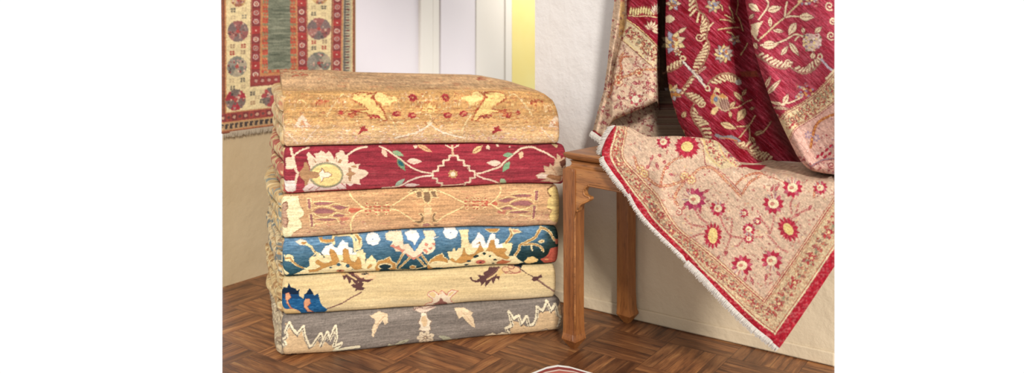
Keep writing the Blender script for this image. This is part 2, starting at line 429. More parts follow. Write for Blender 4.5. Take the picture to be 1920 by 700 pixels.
# ------------------------------------------------------------------ kilim on the left wall
M_carpet = carpet_mat()
M_fringe = flat('cotton_fringe', (234, 226, 214), .9)
ZL = on_left(XL)[1]
def KY(px, py): return 40 + (py - 40) * on_left(px)[1] / ZL     # height seen at px -> height scale at the left edge
def kilim():
    cream, red, brn, grn, org, gry = (240, 212, 150), (166, 52, 52), (150, 72, 48), (122, 128, 108), (206, 120, 62), (118, 112, 104)
    c = Cloth(400, -190, 680, 275, cream, 2.5)
    yb = 250
    c.poly([(400, -190), (680, -190), (680, 290), (400, 290)], cream)
    def rect(x0, y0, x1, y1, col): c.poly([(x0, y0), (x1, y0), (x1, y1), (x0, y1)], col)
    # outer guards
    rect(400, -190, 422, 290, brn); rect(418, -190, 419.6, 290, (120, 60, 50)); rect(421.5, -190, 424, 290, (214, 140, 80))
    rect(424, -190, 470.5, 290, cream)
    # right outer bands
    rect(621.5, -190, 624, 290, (150, 80, 60)); rect(624, -190, 641, 290, red); rect(641, -190, 643.5, 290, (216, 140, 80))
    rect(643.5, -190, 659, 290, (190, 178, 140)); rect(659, -190, 661.5, 290, (222, 190, 130)); rect(661.5, -190, 668, 290, brn)
    y = -190
    i = 0
    while y < 290:
        rect(645, y, 655, y + 2.6, (84, 80, 78)); rect(645, y + 2.6, 648.5, y + 5.8, (110, 104, 98))
        if i % 2: rect(650, y - .4, 655.5, y + 3.2, (112, 54, 56))
        y += 5.8; i += 1
    # inner frame
    rect(470.5, -190, 576.5, 166.5, (140, 50, 50)); rect(472, -190, 575, 165, red)
    rect(489.5, -190, 557.5, 146, (212, 128, 70)); rect(493, -190, 554, 143, (196, 92, 58)); rect(503, -190, 544, 136, grn)
    def dent(x0, x1):
        y = -190; k = 0
        while y < 140:
            cc = [(200, 60, 48), (150, 140, 96), (214, 150, 90), (188, 60, 50)][k % 4]
            rect(x0, y, x1, y + 3.5, cc); rect(x0 + (2.5 if k % 2 else 0), y + 1.8, x0 + (2.5 if k % 2 else 0) + 2.5, y + 5, (212, 70, 52) if k % 3 else (132, 128, 92)); y += 5.2; k += 1
    dent(493, 497); dent(498, 503); dent(544, 549); dent(550, 554.5)
    x = 492
    k = 0
    while x < 556:
        rect(x, 137, x + 3.6, 141, [(200, 60, 48), (150, 140, 96), (214, 150, 90)][k % 3]); x += 4.6; k += 1
    def sq(x, y, s, ca, cb):
        rect(x - s, y - s, x + s, y + s, ca); rect(x - s * .35, y - s * .35, x + s * .35, y + s * .35, cb)
    def stack(xc, hw, y0, y1, ph):
        y = y0; k = ph
        while y < y1:
            t = k % 4
            if t == 0: rect(xc - hw, y - 8, xc + hw, y + 8, (186, 44, 48)); rect(xc - 1.4, y - 1.4, xc + 1.4, y + 1.4, (240, 200, 170))
            else:
                ring = [(226, 196, 170), (190, 150, 140), (206, 170, 160)][t - 1]
                rect(xc - hw, y - 8, xc + hw, y + 8, (150, 46, 56) if t != 2 else (164, 48, 52))
                c.ell(xc, y, 5.2, 5.2, ring); c.ell(xc, y, 3.1, 3.1, (170, 46, 50)); c.ell(xc, y, 1.3, 1.3, (230, 200, 160))
            rect(xc - hw, y + 7, xc + hw, y + 8.2, (110, 44, 48)); y += 17.2; k += 1
    stack(480.5, 8, -183, 160, 2); stack(565.5, 8, -186, 160, 1); stack(632.5, 7.5, -180, 290, 3)
    for xx in (472, 489, 557, 575, 624.5, 641): c.line([(xx, -190), (xx, 160 if xx < 600 else 290)], 1.2, (206, 140, 90))
    # bottom: inner frame foot, outer bands
    rect(470.5, 146.5, 576.5, 166.5, red); rect(470.5, 164, 576.5, 166.5, (140, 46, 50)); rect(489, 146.5, 560, 148.2, (214, 140, 90))
    x = 478
    while x < 575: rect(x, 151, x + 7, 161, (150, 46, 56)); c.ell(x + 3.5, 156, 3, 3, (206, 150, 130)); x += 12
    rect(424, 211, 622, 213, (206, 130, 80)); rect(400, 213, 641, 229, (160, 52, 54)); rect(400, 229, 661, 231, (212, 146, 84))
    x = 402; k = 0
    while x < 640: rect(x, 215.5, x + 9, 226.5, (124, 44, 50) if k % 2 else (182, 60, 54)); c.ell(x + 4.5, 221, 3.2, 3.2, (206, 150, 120) if k % 2 else (110, 60, 60)); x += 11; k += 1
    rect(400, 231, 661, 244, (196, 150, 100)); x = 402
    while x < 660: rect(x, 233, x + 5, 242, (62, 52, 54)); rect(x + 5, 233, x + 7, 236, (62, 52, 54)); x += 9.6
    rect(400, 244, 668, 246, (206, 120, 70)); rect(400, 246, 668, 256, brn)
    # roundels
    def disc(x, y, r, cols):
        n = 18
        for q in range(n):
            t0 = 2 * math.pi * q / n
            c.poly([(x, y)] + [(x + r * (1 + .05 * (k % 2)) * math.cos(t0 + k * 2 * math.pi / n / 2), y + r * (1 + .05 * (k % 2)) * math.sin(t0 + k * 2 * math.pi / n / 2)) for k in range(3)], cols[(q // 3) % len(cols)])
        for _ in range(26):
            a = random.uniform(0, 6.28); rr = r * math.sqrt(random.random()) * .9
            s_ = random.uniform(1, 2.4); c.poly([(x + rr * math.cos(a) + s_ * u, y + rr * math.sin(a) + s_ * v) for u, v in ((-1, -1), (1, -1), (1, 1), (-1, 1))], random.choice([(196, 140, 130), (150, 60, 64), (110, 108, 104), (222, 180, 150), (84, 70, 74)]))
        for q in range(4):
            a = q * math.pi / 2 + .3; c.ell(x + 2.2 * math.cos(a), y + 2.2 * math.sin(a), 1.8, 1.8, (196, 60, 60))
    mix1 = [(160, 84, 84), (128, 104, 104), (176, 106, 100), (120, 98, 100)]
    mix2 = [(120, 120, 110), (176, 160, 132), (138, 130, 116), (150, 140, 128)]
    gold = [(206, 154, 88), (176, 100, 76), (222, 176, 106)]
    for x, y, r, m in ((446.5, -2, 14, gold), (446.5, 59, 19.5, mix1), (444.5, 126, 19, mix2), (442, 189, 19.5, [(124, 104, 98), (186, 38, 56)]), (446, -70, 19, mix2), (447, -135, 19, mix1)):
        disc(x, y, r, m)
    for x, y, r, m in ((599, -10, 15, gold), (598, 54, 19.5, mix1), (598, 118, 20, mix2), (598, -80, 19, mix2), (598, -140, 19, mix1), (598, 186, 19, mix1)): disc(x, KY(x, y) if y > 0 else y * 1.15, r if y < 0 else r * 1.15, m)
    disc(511, 190, 19, [(124, 104, 98), (186, 60, 66)]); disc(570, 190, 19, mix2)
    def tiny(x, y, col):
        for u, v in ((-1, -1), (1, -1), (-1, 1), (1, 1)): rect(x + u * 2.6 - 1.9, y + v * 2.2 - 1.7, x + u * 2.6 + 1.9, y + v * 2.2 + 1.7, col)
    dk, rd, tn = (104, 96, 84), (186, 62, 54), (206, 176, 128)
    for x, y, col in ((437, 19, dk), (458, 31, (140, 130, 110)), (458, 17, tn), (437, 33, tn), (457, 87, rd), (436, 87, (160, 120, 90)), (435, 100, rd), (456, 99, (170, 140, 104)),
                      (434, 152, tn), (456, 152, dk), (436, 166, dk), (457, 165, tn), (475, 180, dk), (493, 178, tn), (475, 198, (186, 140, 96)), (493, 196, dk), (484, 188, tn)): tiny(x, y, col)
    for x, y, col in ((588, 26, dk), (607, 14, dk), (588, 14, tn), (607, 27, tn), (588, 79, rd), (609, 78, (160, 130, 100)), (588, 90, dk), (608, 89, rd)): tiny(x, KY(x, y), col)
    for y in np.arange(-185, -20, 66):
        for x in (437, 458, 588, 608): tiny(x, y + random.uniform(0, 8) + 2, random.choice((dk, rd))); tiny(x, y + 16, random.choice((dk, tn)))
    # abrash of the green field
    m = ((c.X > 503) & (c.X < 544) & (c.Y < 136))
    st = vnoise(c.X / 26, c.Y / 3.2, 4) * .6 + vnoise(c.X / 12, c.Y / 1.6, 6) * .4
    c.a = np.where(m[..., None], np.array((112, 120, 100)) + (st[..., None] - .5) * np.array((95, 85, 70)), c.a)
    g_ = c.a.mean(-1, keepdims=True); c.a = c.a * .72 + g_ * .20 + np.array((24, 20, 14)); c.weave(.09, .14, 10, 2, 0, 3); c.soften(); c.soften(); return c
kc = kilim()
px = np.arange(XL, 665.9, .9); zz = np.linspace(1.42, zat(250, ZL), 560)
pos = np.array([on_left(p, .012) for p in px])
P = np.empty((len(zz), len(px), 3)); P[..., 0] = pos[:, 0]; P[..., 1] = pos[:, 1]; P[..., 2] = zz[:, None]
cy = 40 + (CH - zz) * F / ZL
wav = .004 * (np.sin(pos[None, :, 1] * 22) * np.sin(zz[:, None] * 6 + 1))
P[..., 0] += LWN[0] * wav; P[..., 1] += LWN[1] * wav
G = Grids(); G.add(P, kc.at(np.broadcast_to(px, P.shape[:2]), np.broadcast_to(cy[:, None], P.shape[:2]), jag=.7), flip=True)
kil = G.build('wall_rug', M_carpet)
m = kil.modifiers.new('thick', 'SOLIDIFY'); m.thickness = .006; m.offset = -1
tag(kil, 'geometric rug with a green centre and roundels hanging on the left wall', 'rug')
bm = bmesh.new(); zb = zat(250, ZL)
for p in np.arange(XL + .4, 665.5, 1.1):
    x, y = on_left(p, .012); q = random.uniform(-.001, .001)
    tube(bm, [(x, y, zb + .004), (x + q, y + q, zb - .005), (x + q * 2, y + q, zb - random.uniform(.010, .015))], .0011, 4, (1, .9, .5))
finish(bm, 'fringe', flat('beige_fringe', (196, 178, 152), .9), kil)

# ------------------------------------------------------------------ bench of oiled hardwood, low, with hoof feet
U = (.733, -.68); V = (.68, .733); O = (.1307, 2.080)
def B(t, w, z=0.0): return (O[0] + U[0] * t + V[0] * w, O[1] + U[1] * t + V[1] * w, z)
W_d, W_m, W_l = (112, 64, 30), (172, 108, 56), (206, 144, 82)
M_w_u = wood('oiled_wood_lengthwise', (U[0], U[1], 0), W_d, W_m, W_l)
M_w_v = wood('oiled_wood_crosswise', (V[0], V[1], 0), W_d, W_m, W_l)
M_w_z = wood('oiled_wood_upright', (0, 0, 1), (108, 58, 27), (160, 97, 48), (192, 128, 68))
bench = bpy.data.objects.new('wooden_bench', None); COL.objects.link(bench); bench.location = B(0, 0, 0)
tag(bench, 'low brown wooden bench with curved brackets and hoof feet under the draped rug', 'bench')
def bfin(bm, name, mat, bevel=0, cut=False, smooth=False):
    o = finish(bm, name, mat, bench, bevel, cut, smooth); o.matrix_parent_inverse = __import__('mathutils').Matrix.Translation(-Vector(B(0, 0, 0))); return o
LB, DB = 1.0, .275
ZT = .5045
# seat slab with an ogee lip: stack of slabs lofted
def lofted(bm, secs):
    rings = [[bm.verts.new(p) for p in s] for s in secs]; n = len(rings[0])
    for a, b in zip(rings[:-1], rings[1:]):
        for i in range(n): bm.faces.new((a[i], a[(i + 1) % n], b[(i + 1) % n], b[i]))
    bm.faces.new(rings[0][::-1]); bm.faces.new(rings[-1])
def rsec(t0, t1, w0, w1, z): return [B(t0, w0, z), B(t1, w0, z), B(t1, w1, z), B(t0, w1, z)]
bm = bmesh.new()
prof = [(.022, .482), (.020, .4845), (.014, .4865), (.009, .4895), (.0055, .4935), (.0045, .4965), (.0035, .498), (.0035, .501), (.0055, .5035), (.009, ZT)]
lofted(bm, [rsec(i, LB, i - .006, DB - i + .004, z) for i, z in prof])
bfin(bm, 'seat', M_w_u, 0, True)
bm = bmesh.new()
lofted(bm, [rsec(i, LB, i - .004, DB - i + .004, z) for i, z in ((.008, .464), (.008, .466), (.014, .4675), (.017, .471), (.018, .476), (.016, .4815), (.013, .483))])
bfin(bm, 'waist', M_w_u, 0, True)
# apron boards
def apron_profile():
    cur = cat([(.036, .350), (.044, .356), (.050, .367), (.057, .3755), (.067, .381), (.078, .387), (.0835, .3925), (.082, .3975), (.075, .3985), (.068, .401), (.0655, .406), (.066, .412), (.070, .419), (.078, .4235), (.09, .4255), (.2, .4245)], 5)
    return cur
cur = apron_profile()
bm = bmesh.new()
outline = [(.036, .465)] + cur + [(LB, .4245), (LB, .465)]
fr = [bm.verts.new(B(t, .003, z)) for t, z in outline]; bk = [bm.verts.new(B(t, .021, z)) for t, z in outline]
n = len(outline); bm.faces.new(fr); bm.faces.new(bk[::-1])
for i in range(n): bm.faces.new((fr[i], bk[i], bk[(i + 1) % n], fr[(i + 1) % n]))
bfin(bm, 'apron', M_w_u, 0, True)
bm = bmesh.new()
pts = [B(.0380, .0022, z) for z in (.052, .1, .2, .30, .335)] + [B(t, .003, z + .0015) for t, z in cur[4:]] + [B(LB, .003, .426)]
tube(bm, pts, .0026, 8)
pts = [B(t + .006, .0025, z + .0062) for t, z in cur[52:]] + [B(LB, .0025, .4315)]
tube(bm, pts, .0009, 6)
bfin(bm, 'beading', M_w_u, 0, True, True)
for w0, w1 in ((DB - .021, DB - .003),):
    bm = bmesh.new(); lofted(bm, [rsec(.036, LB, w0, w1, z) for z in (.427, .465)]); bfin(bm, 'apron', M_w_u, 0, True)
bm = bmesh.new(); lofted(bm, [rsec(.004, .021, .036, DB - .036, z) for z in (.427, .465)]); bfin(bm, 'apron', M_w_v)
# legs: square post, beaded inner arris, swelling hoof foot with faceted sole
def leg(w_off, mirror):
    S = .040
    def sec(z, t0, t1, w0, w1, g):
        # g: depth of the groove beside the arris
        p = [(t0, w0), (t1 - .0085, w0), (t1 - .0078, w0 + g), (t1 - .0062, w0 + g), (t1 - .0054, w0), (t1, w0), (t1, w1), (t0, w1)]
        if mirror: p = [(t, w0 + w1 - w) for t, w in p][::-1]
        return [B(t, w + w_off, z) for t, w in p]
    secs = []
    for z, t0, t1, g in ((0, .015, .029, 0), (.0245, .0, .0448, 0), (.030, .0004, .0438, .0008), (.040, .0010, .0412, .0014), (.052, .0012, .0402, .0016),
                         (.060, .0012, .0400, .0018), (.085, .0012, .0388, .0018), (.2, .001, .0385, .0018), (.36, .0005, .0392, .0018), (.395, 0, .0400, .0016), (.45, 0, .0400, .0016), (.4575, 0, .0400, .001), (.4640, .005, .0385, 0)):
        d = t1 - .040
        secs.append(sec(z, t0, t1, -d if not mirror else t0, .040 - t0 if not mirror else t1, g))
    bm = bmesh.new(); lofted(bm, secs[:]); o = bfin(bm, 'leg', M_w_z, .0012); return o
leg(0, False); leg(DB - .04, True)

# ------------------------------------------------------------------ small rug on the floor, only its tip in view
def floor_rug():
    A = np.array((.0985, 1.962)); Bp = np.array((.1320, 1.9565)); dl = np.array((-.75, -.66)); dr = np.array((.82, -.57))
    # local frame: origin at the virtual corner where both sides meet
    M = np.array([dl, -dr]).T; s = np.linalg.solve(M, Bp - A); C0 = A + dl * s[0]
    bm = bmesh.new()
    def ring(ins, z):
        c = C0 + (dl + dr) * ins * 1.0
        w = .034 + ins * .35
        pts = [c + dl * (.42 - 2 * ins), c + dl * w, c + (dl + dr) * w * .27, c + dr * w, c + dr * (.50 - 2 * ins), c + dr * (.50 - 2 * ins) + dl * (.42 - 2 * ins)]
        return [(p[0], p[1], z) for p in pts]
    return C0, dl, dr, ring
C0, dl, dr, ring = floor_rug()
def slab(name, ins, z0, z1, col, parent=None):
    bm = bmesh.new(); lofted(bm, [ring(ins, z0), ring(ins, z1)]); return finish(bm, name, flat(name + '_wool', col, .95), parent, .0008, True)
fr_ = slab('floor_rug', 0, 0.0005, .006, (250, 246, 238))
tag(fr_, 'small rug with a white edge and red border lying on the parquet', 'rug')
slab('border', .010, .006, .0072, (150, 62, 54), fr_); slab('inner_stripe', .022, .0072, .0078, (232, 206, 190), fr_); slab('field', .028, .0078, .0084, (190, 100, 84), fr_)
# ------------------------------------------------------------------ designs of the six folded carpets
def T(ox, oy, sc):
    def f(*xy):
        return [(ox + xy[i] / sc, oy + xy[i + 1] / sc) for i in range(0, len(xy), 2)]
    return f
def mir(pts, xc): return [(2 * xc - x, y) for x, y in pts]
R = random

def d_grey():
    c = Cloth(505, 540, 1075, 690, (138, 126, 115))
    c.weave(.17, .10, 30, 1.3, -.1, 31)
    cr, tn, dk, gn, bg = (246, 230, 194), (220, 186, 142), (70, 58, 54), (176, 172, 140), (228, 204, 176)
    A = T(490, 490, 3.333); D = T(780, 490, 3.333)
    # left serrated leaf: tan body, cream edge, dark outline
    body = A(135, 603, 140, 500, 160, 470, 150, 380, 200, 450, 225, 475, 255, 420, 270, 500, 285, 530, 310, 550, 335, 510, 350, 490, 370, 530, 400, 500, 430, 530, 460, 500, 465, 540, 490, 560, 440, 585, 300, 598)
    c.poly(body, tn)
    edge = A(135, 540, 150, 520, 140, 490, 160, 470, 150, 440, 175, 385, 195, 425, 225, 455, 262, 405, 268, 455, 285, 500, 300, 540, 322, 525, 350, 480, 372, 450, 385, 500, 372, 530, 412, 440, 425, 490, 462, 405, 468, 470, 452, 535, 500, 510, 455, 570, 520, 550, 608, 536)
    c.line(edge, 6.2, cr); c.line([(x - .6, y + 3.4) for x, y in edge[:-3]], 1.0, dk)
    c.line(A(180, 603, 195, 585, 215, 590, 230, 600), 1.2, dk)
    # right serrated leaf
    body = D(905, 250, 912, 455, 700, 470, 600, 470, 575, 400, 600, 370, 640, 380, 690, 410, 740, 400, 770, 320, 800, 310, 850, 310, 880, 300)
    c.poly(body, tn)
    edge = D(445, 480, 480, 462, 510, 480, 540, 455, 590, 470, 560, 420, 600, 400, 580, 315, 605, 360, 640, 340, 655, 395, 690, 345, 705, 400, 735, 395, 755, 345, 755, 285, 790, 310, 820, 255, 840, 310, 870, 270, 880, 330, 905, 350, 890, 410)
    c.line(edge, 6.0, cr); c.line([(x + .6, y + 3.3) for x, y in edge[4:]], 1.0, dk)
    for b in ((640, 475, 680, 455, 715, 470), (790, 440, 820, 432, 830, 445)): c.line(D(*b), 1.6, bg); c.line([(x, y - 1.5) for x, y in D(*b)], .8, dk)
    # hanging leaves
    c.poly(A(680, 345, 735, 320, 790, 330, 792, 385, 772, 400, 758, 372, 735, 400, 700, 478, 690, 470, 692, 420, 715, 372), (236, 208, 168))
    c.poly(D(240, 293, 300, 290, 330, 305, 355, 320, 345, 335, 360, 365, 370, 418, 350, 410, 310, 372, 290, 345, 268, 360), (236, 208, 168))
    c.line(A(700, 460, 735, 380, 770, 345), .9, (212, 170, 130)); c.line(D(360, 405, 320, 350, 280, 310), .9, (212, 170, 130))
    # centre urn and flower
    urn = D(35, 325, 65, 325, 75, 360, 100, 378, 85, 405, 95, 432, 70, 440, 40, 440, 18, 430, 28, 405, 12, 380, 28, 362)
    c.poly(urn, (236, 216, 186)); c.poly(D(40, 345, 62, 345, 72, 378, 65, 408, 45, 410, 32, 380), tn)
    c.line(urn + [urn[0]], .9, (150, 120, 100))
    c.poly(D(-10, 300, 45, 292, 90, 290, 130, 294, 80, 318, 30, 328, 0, 315), (226, 200, 176)); c.line(D(-15, 312, 30, 300, 70, 306, 120, 292), 1, (176, 130, 120))
    fx, fy = D(60, 482)[0]
    for k in range(7):
        a = k * 2 * math.pi / 7 + .45; c.ell(fx + 11 * math.cos(a), fy + 8.5 * math.sin(a), 6.0, 4.6, (228, 206, 172), a); c.line([(fx + 5 * math.cos(a), fy + 4 * math.sin(a)), (fx + 12 * math.cos(a), fy + 9 * math.sin(a))], .8, (160, 130, 106))
    c.ell(fx, fy, 4.2, 3.4, (150, 124, 104)); c.ell(fx, fy, 2, 1.7, (224, 200, 160))
    c.poly(A(790, 548, 800, 525, 830, 535, 870, 505, 930, 488, 915, 510, 880, 530, 830, 548), (186, 180, 150)); c.line(A(840, 545, 900, 505), .8, (140, 130, 106))
    c.poly(D(140, 470, 180, 470, 215, 485, 235, 505, 265, 490, 270, 505, 225, 512, 185, 515), (188, 182, 152))
    c.edge(.4, (90, 72, 62)); c.fray(1.1, .3); c.weave(.13, .08, 26, 1.2, -.1, 35, .06); c.soften(); return c

def d_cream():
    c = Cloth(500, 480, 1075, 610, (228, 202, 152))
    m = vnoise(c.X / 200, c.Y / 9, 5); c.blend(np.clip((c.Y - (585 - (c.X - 530) * .05)) / 20 + 1.2, 0, 1) * .35, (240, 222, 186)); c.blend(m * .35, (214, 180, 118))
    c.weave(.075, .05, 60, 1.4, -.05, 41)
    A = T(490, 490, 3.333); D = T(780, 490, 3.333); br, brl, co = (98, 66, 62), (224, 196, 144), (206, 128, 96)
    # navy serrated leaf, left
    navy = A(125, 345, 125, 250, 95, 190, 128, 185, 135, 160, 160, 165, 172, 138, 185, 162, 210, 168, 222, 185, 238, 172, 235, 215, 262, 235, 268, 205, 282, 200, 300, 165, 318, 190, 330, 215, 355, 198, 362, 240, 372, 265, 385, 285, 412, 305, 402, 328, 350, 332, 250, 335, 235, 310, 200, 295, 135, 300)
    c.poly(navy, (22, 40, 62))
    mm = (c.Y > 490 + 235 / 3.333) & (c.X < 620) & (c.a.sum(-1) < 190)
    c.a = np.where(mm[..., None], np.array((38, 94, 138)) + (vnoise(c.X / 5, c.Y / 1.2, 3)[..., None] - .5) * 40, c.a)
    mm = (c.Y > 490 + 205 / 3.333) & (c.Y <= 490 + 235 / 3.333) & (c.X < 620) & (c.a.sum(-1) < 150); c.a = np.where(mm[..., None], np.array((28, 70, 110)), c.a)
    for pts in (A(150, 200, 175, 195, 185, 225, 165, 245, 180, 280, 200, 300, 180, 292, 158, 262, 148, 225), A(275, 235, 300, 235, 308, 265, 288, 285, 300, 305, 330, 325, 290, 322, 265, 285, 265, 255)):
        c.poly(pts, (226, 160, 118)); c.line(pts, .8, (150, 70, 60))
    c.poly(A(125, 335, 130, 300, 200, 296, 236, 318, 250, 342), (226, 190, 130)); c.line(A(135, 300, 200, 297, 240, 318), 1, (206, 128, 96))
    # left stem and half palmette
    st = A(412, 300, 440, 290, 500, 265, 560, 228, 600, 210, 625, 195); c.line(st, 2.1, (132, 96, 84))
    c.poly(A(560, 150, 580, 145, 595, 150, 612, 135, 640, 140, 632, 165, 650, 172, 630, 185, 600, 182, 585, 190, 590, 170, 570, 165), br)
    def palm(f, m):
        g = lambda *a: (mir(f(*a), 782 + 0) if m else f(*a))
        # right-hand version drawn from the right crop
        pl = g(333, 100, 345, 95, 350, 112, 375, 118, 395, 100, 382, 82, 425, 88, 420, 70, 450, 60, 460, 42, 500, 40, 530, 40, 545, 60, 530, 75, 515, 118, 500, 100, 480, 140, 470, 112, 455, 130, 430, 158, 428, 125, 405, 155, 398, 125, 365, 130, 340, 115)
        c.poly(pl, br); c.line(g(440, 112, 480, 92, 510, 70, 530, 48), 3.2, (222, 190, 136)); c.poly(g(500, 92, 520, 60, 545, 45, 548, 70, 525, 92), (222, 186, 124))
        c.line(g(445, 100, 500, 62, 520, 45), 1, (150, 100, 84))
    palm(D, False); 
    A2 = lambda *a: [(1586 - x - 6, y + 1.5) for x, y in D(*a)]
    pl = A2(333, 100, 345, 95, 350, 112, 375, 118, 395, 100, 382, 82, 425, 88, 420, 70, 450, 60, 460, 42, 500, 40, 530, 40, 545, 60, 530, 75, 515, 118, 500, 100, 480, 140, 470, 112, 455, 130, 430, 158, 428, 125, 405, 155, 398, 125, 365, 130, 340, 115)
    c.poly(pl, br); c.line(A2(440, 112, 480, 92, 510, 70, 530, 48), 3.2, (222, 190, 136)); c.poly(A2(500, 92, 520, 60, 545, 45, 548, 70, 525, 92), (222, 186, 124))
    # scroll tops next to the palmettes
    for f in (A,):
        for x, y, rx, ry in ((625, 98, 26, 12), (655, 88, 22, 14), (690, 102, 30, 12), (600, 90, 18, 9)):
            p = f(x, y)[0]; c.ell(p[0], p[1], rx / 3.333, ry / 3.333, (226, 178, 132)); c.ell(p[0], p[1], rx / 3.333 - 1, ry / 3.333 - 1, (232, 200, 150))
        c.line(f(565, 85, 600, 95, 625, 115, 660, 120, 700, 118), 1.2, (120, 70, 64)); c.poly(f(625, 88, 660, 82, 680, 88, 640, 92), (40, 36, 40))
    for x, y, rx, ry in ((565, 55, 22, 14), (620, 55, 34, 17), (600, 42, 18, 8)):
        p = D(x, y)[0]; c.ell(p[0], p[1], rx / 3.333 + .8, ry / 3.333 + .8, (150, 84, 74)); c.ell(p[0], p[1], rx / 3.333 - .3, ry / 3.333 - .3, (230, 190, 142))
    c.line(D(555, 75, 620, 78, 660, 66), 1, (170, 84, 76)); c.poly(D(600, 30, 680, 28, 660, 46, 645, 40), (34, 40, 44))
    c.line(D(655, 50, 690, 75, 735, 100, 765, 125, 820, 165, 868, 195), 1.5, (92, 66, 62)); c.line(D(760, 115, 868, 195), 2.8, (140, 106, 92))
    c.poly(D(722, 118, 735, 98, 760, 95, 785, 82, 788, 100, 770, 108, 758, 122, 735, 126), br)
    # small flower, lower centre
    fl = D(55, 290, 70, 268, 100, 262, 105, 240, 72, 215, 75, 195, 110, 185, 132, 198, 142, 210, 150, 190, 165, 185, 178, 200, 195, 215, 200, 195, 225, 180, 262, 188, 235, 212, 215, 232, 222, 255, 245, 275, 235, 288)
    c.poly(fl, (238, 216, 184)); c.line(fl + [fl[0]], 1.1, (196, 106, 92)); c.poly(D(75, 200, 108, 192, 125, 210, 115, 232, 95, 222), (228, 196, 140)); c.poly(D(200, 225, 210, 200, 240, 188, 225, 212), (228, 196, 140))
    c.poly(D(105, 278, 130, 262, 145, 250, 150, 232, 165, 236, 170, 252, 195, 265, 205, 280, 150, 282), (150, 100, 88)); c.ell(*D(152, 200)[0], 3, 2.6, (230, 190, 150))
    c.fray(.9, .25); c.weave(.07, .06, 30, 1.3, -.05, 42, .04); c.soften(); return c

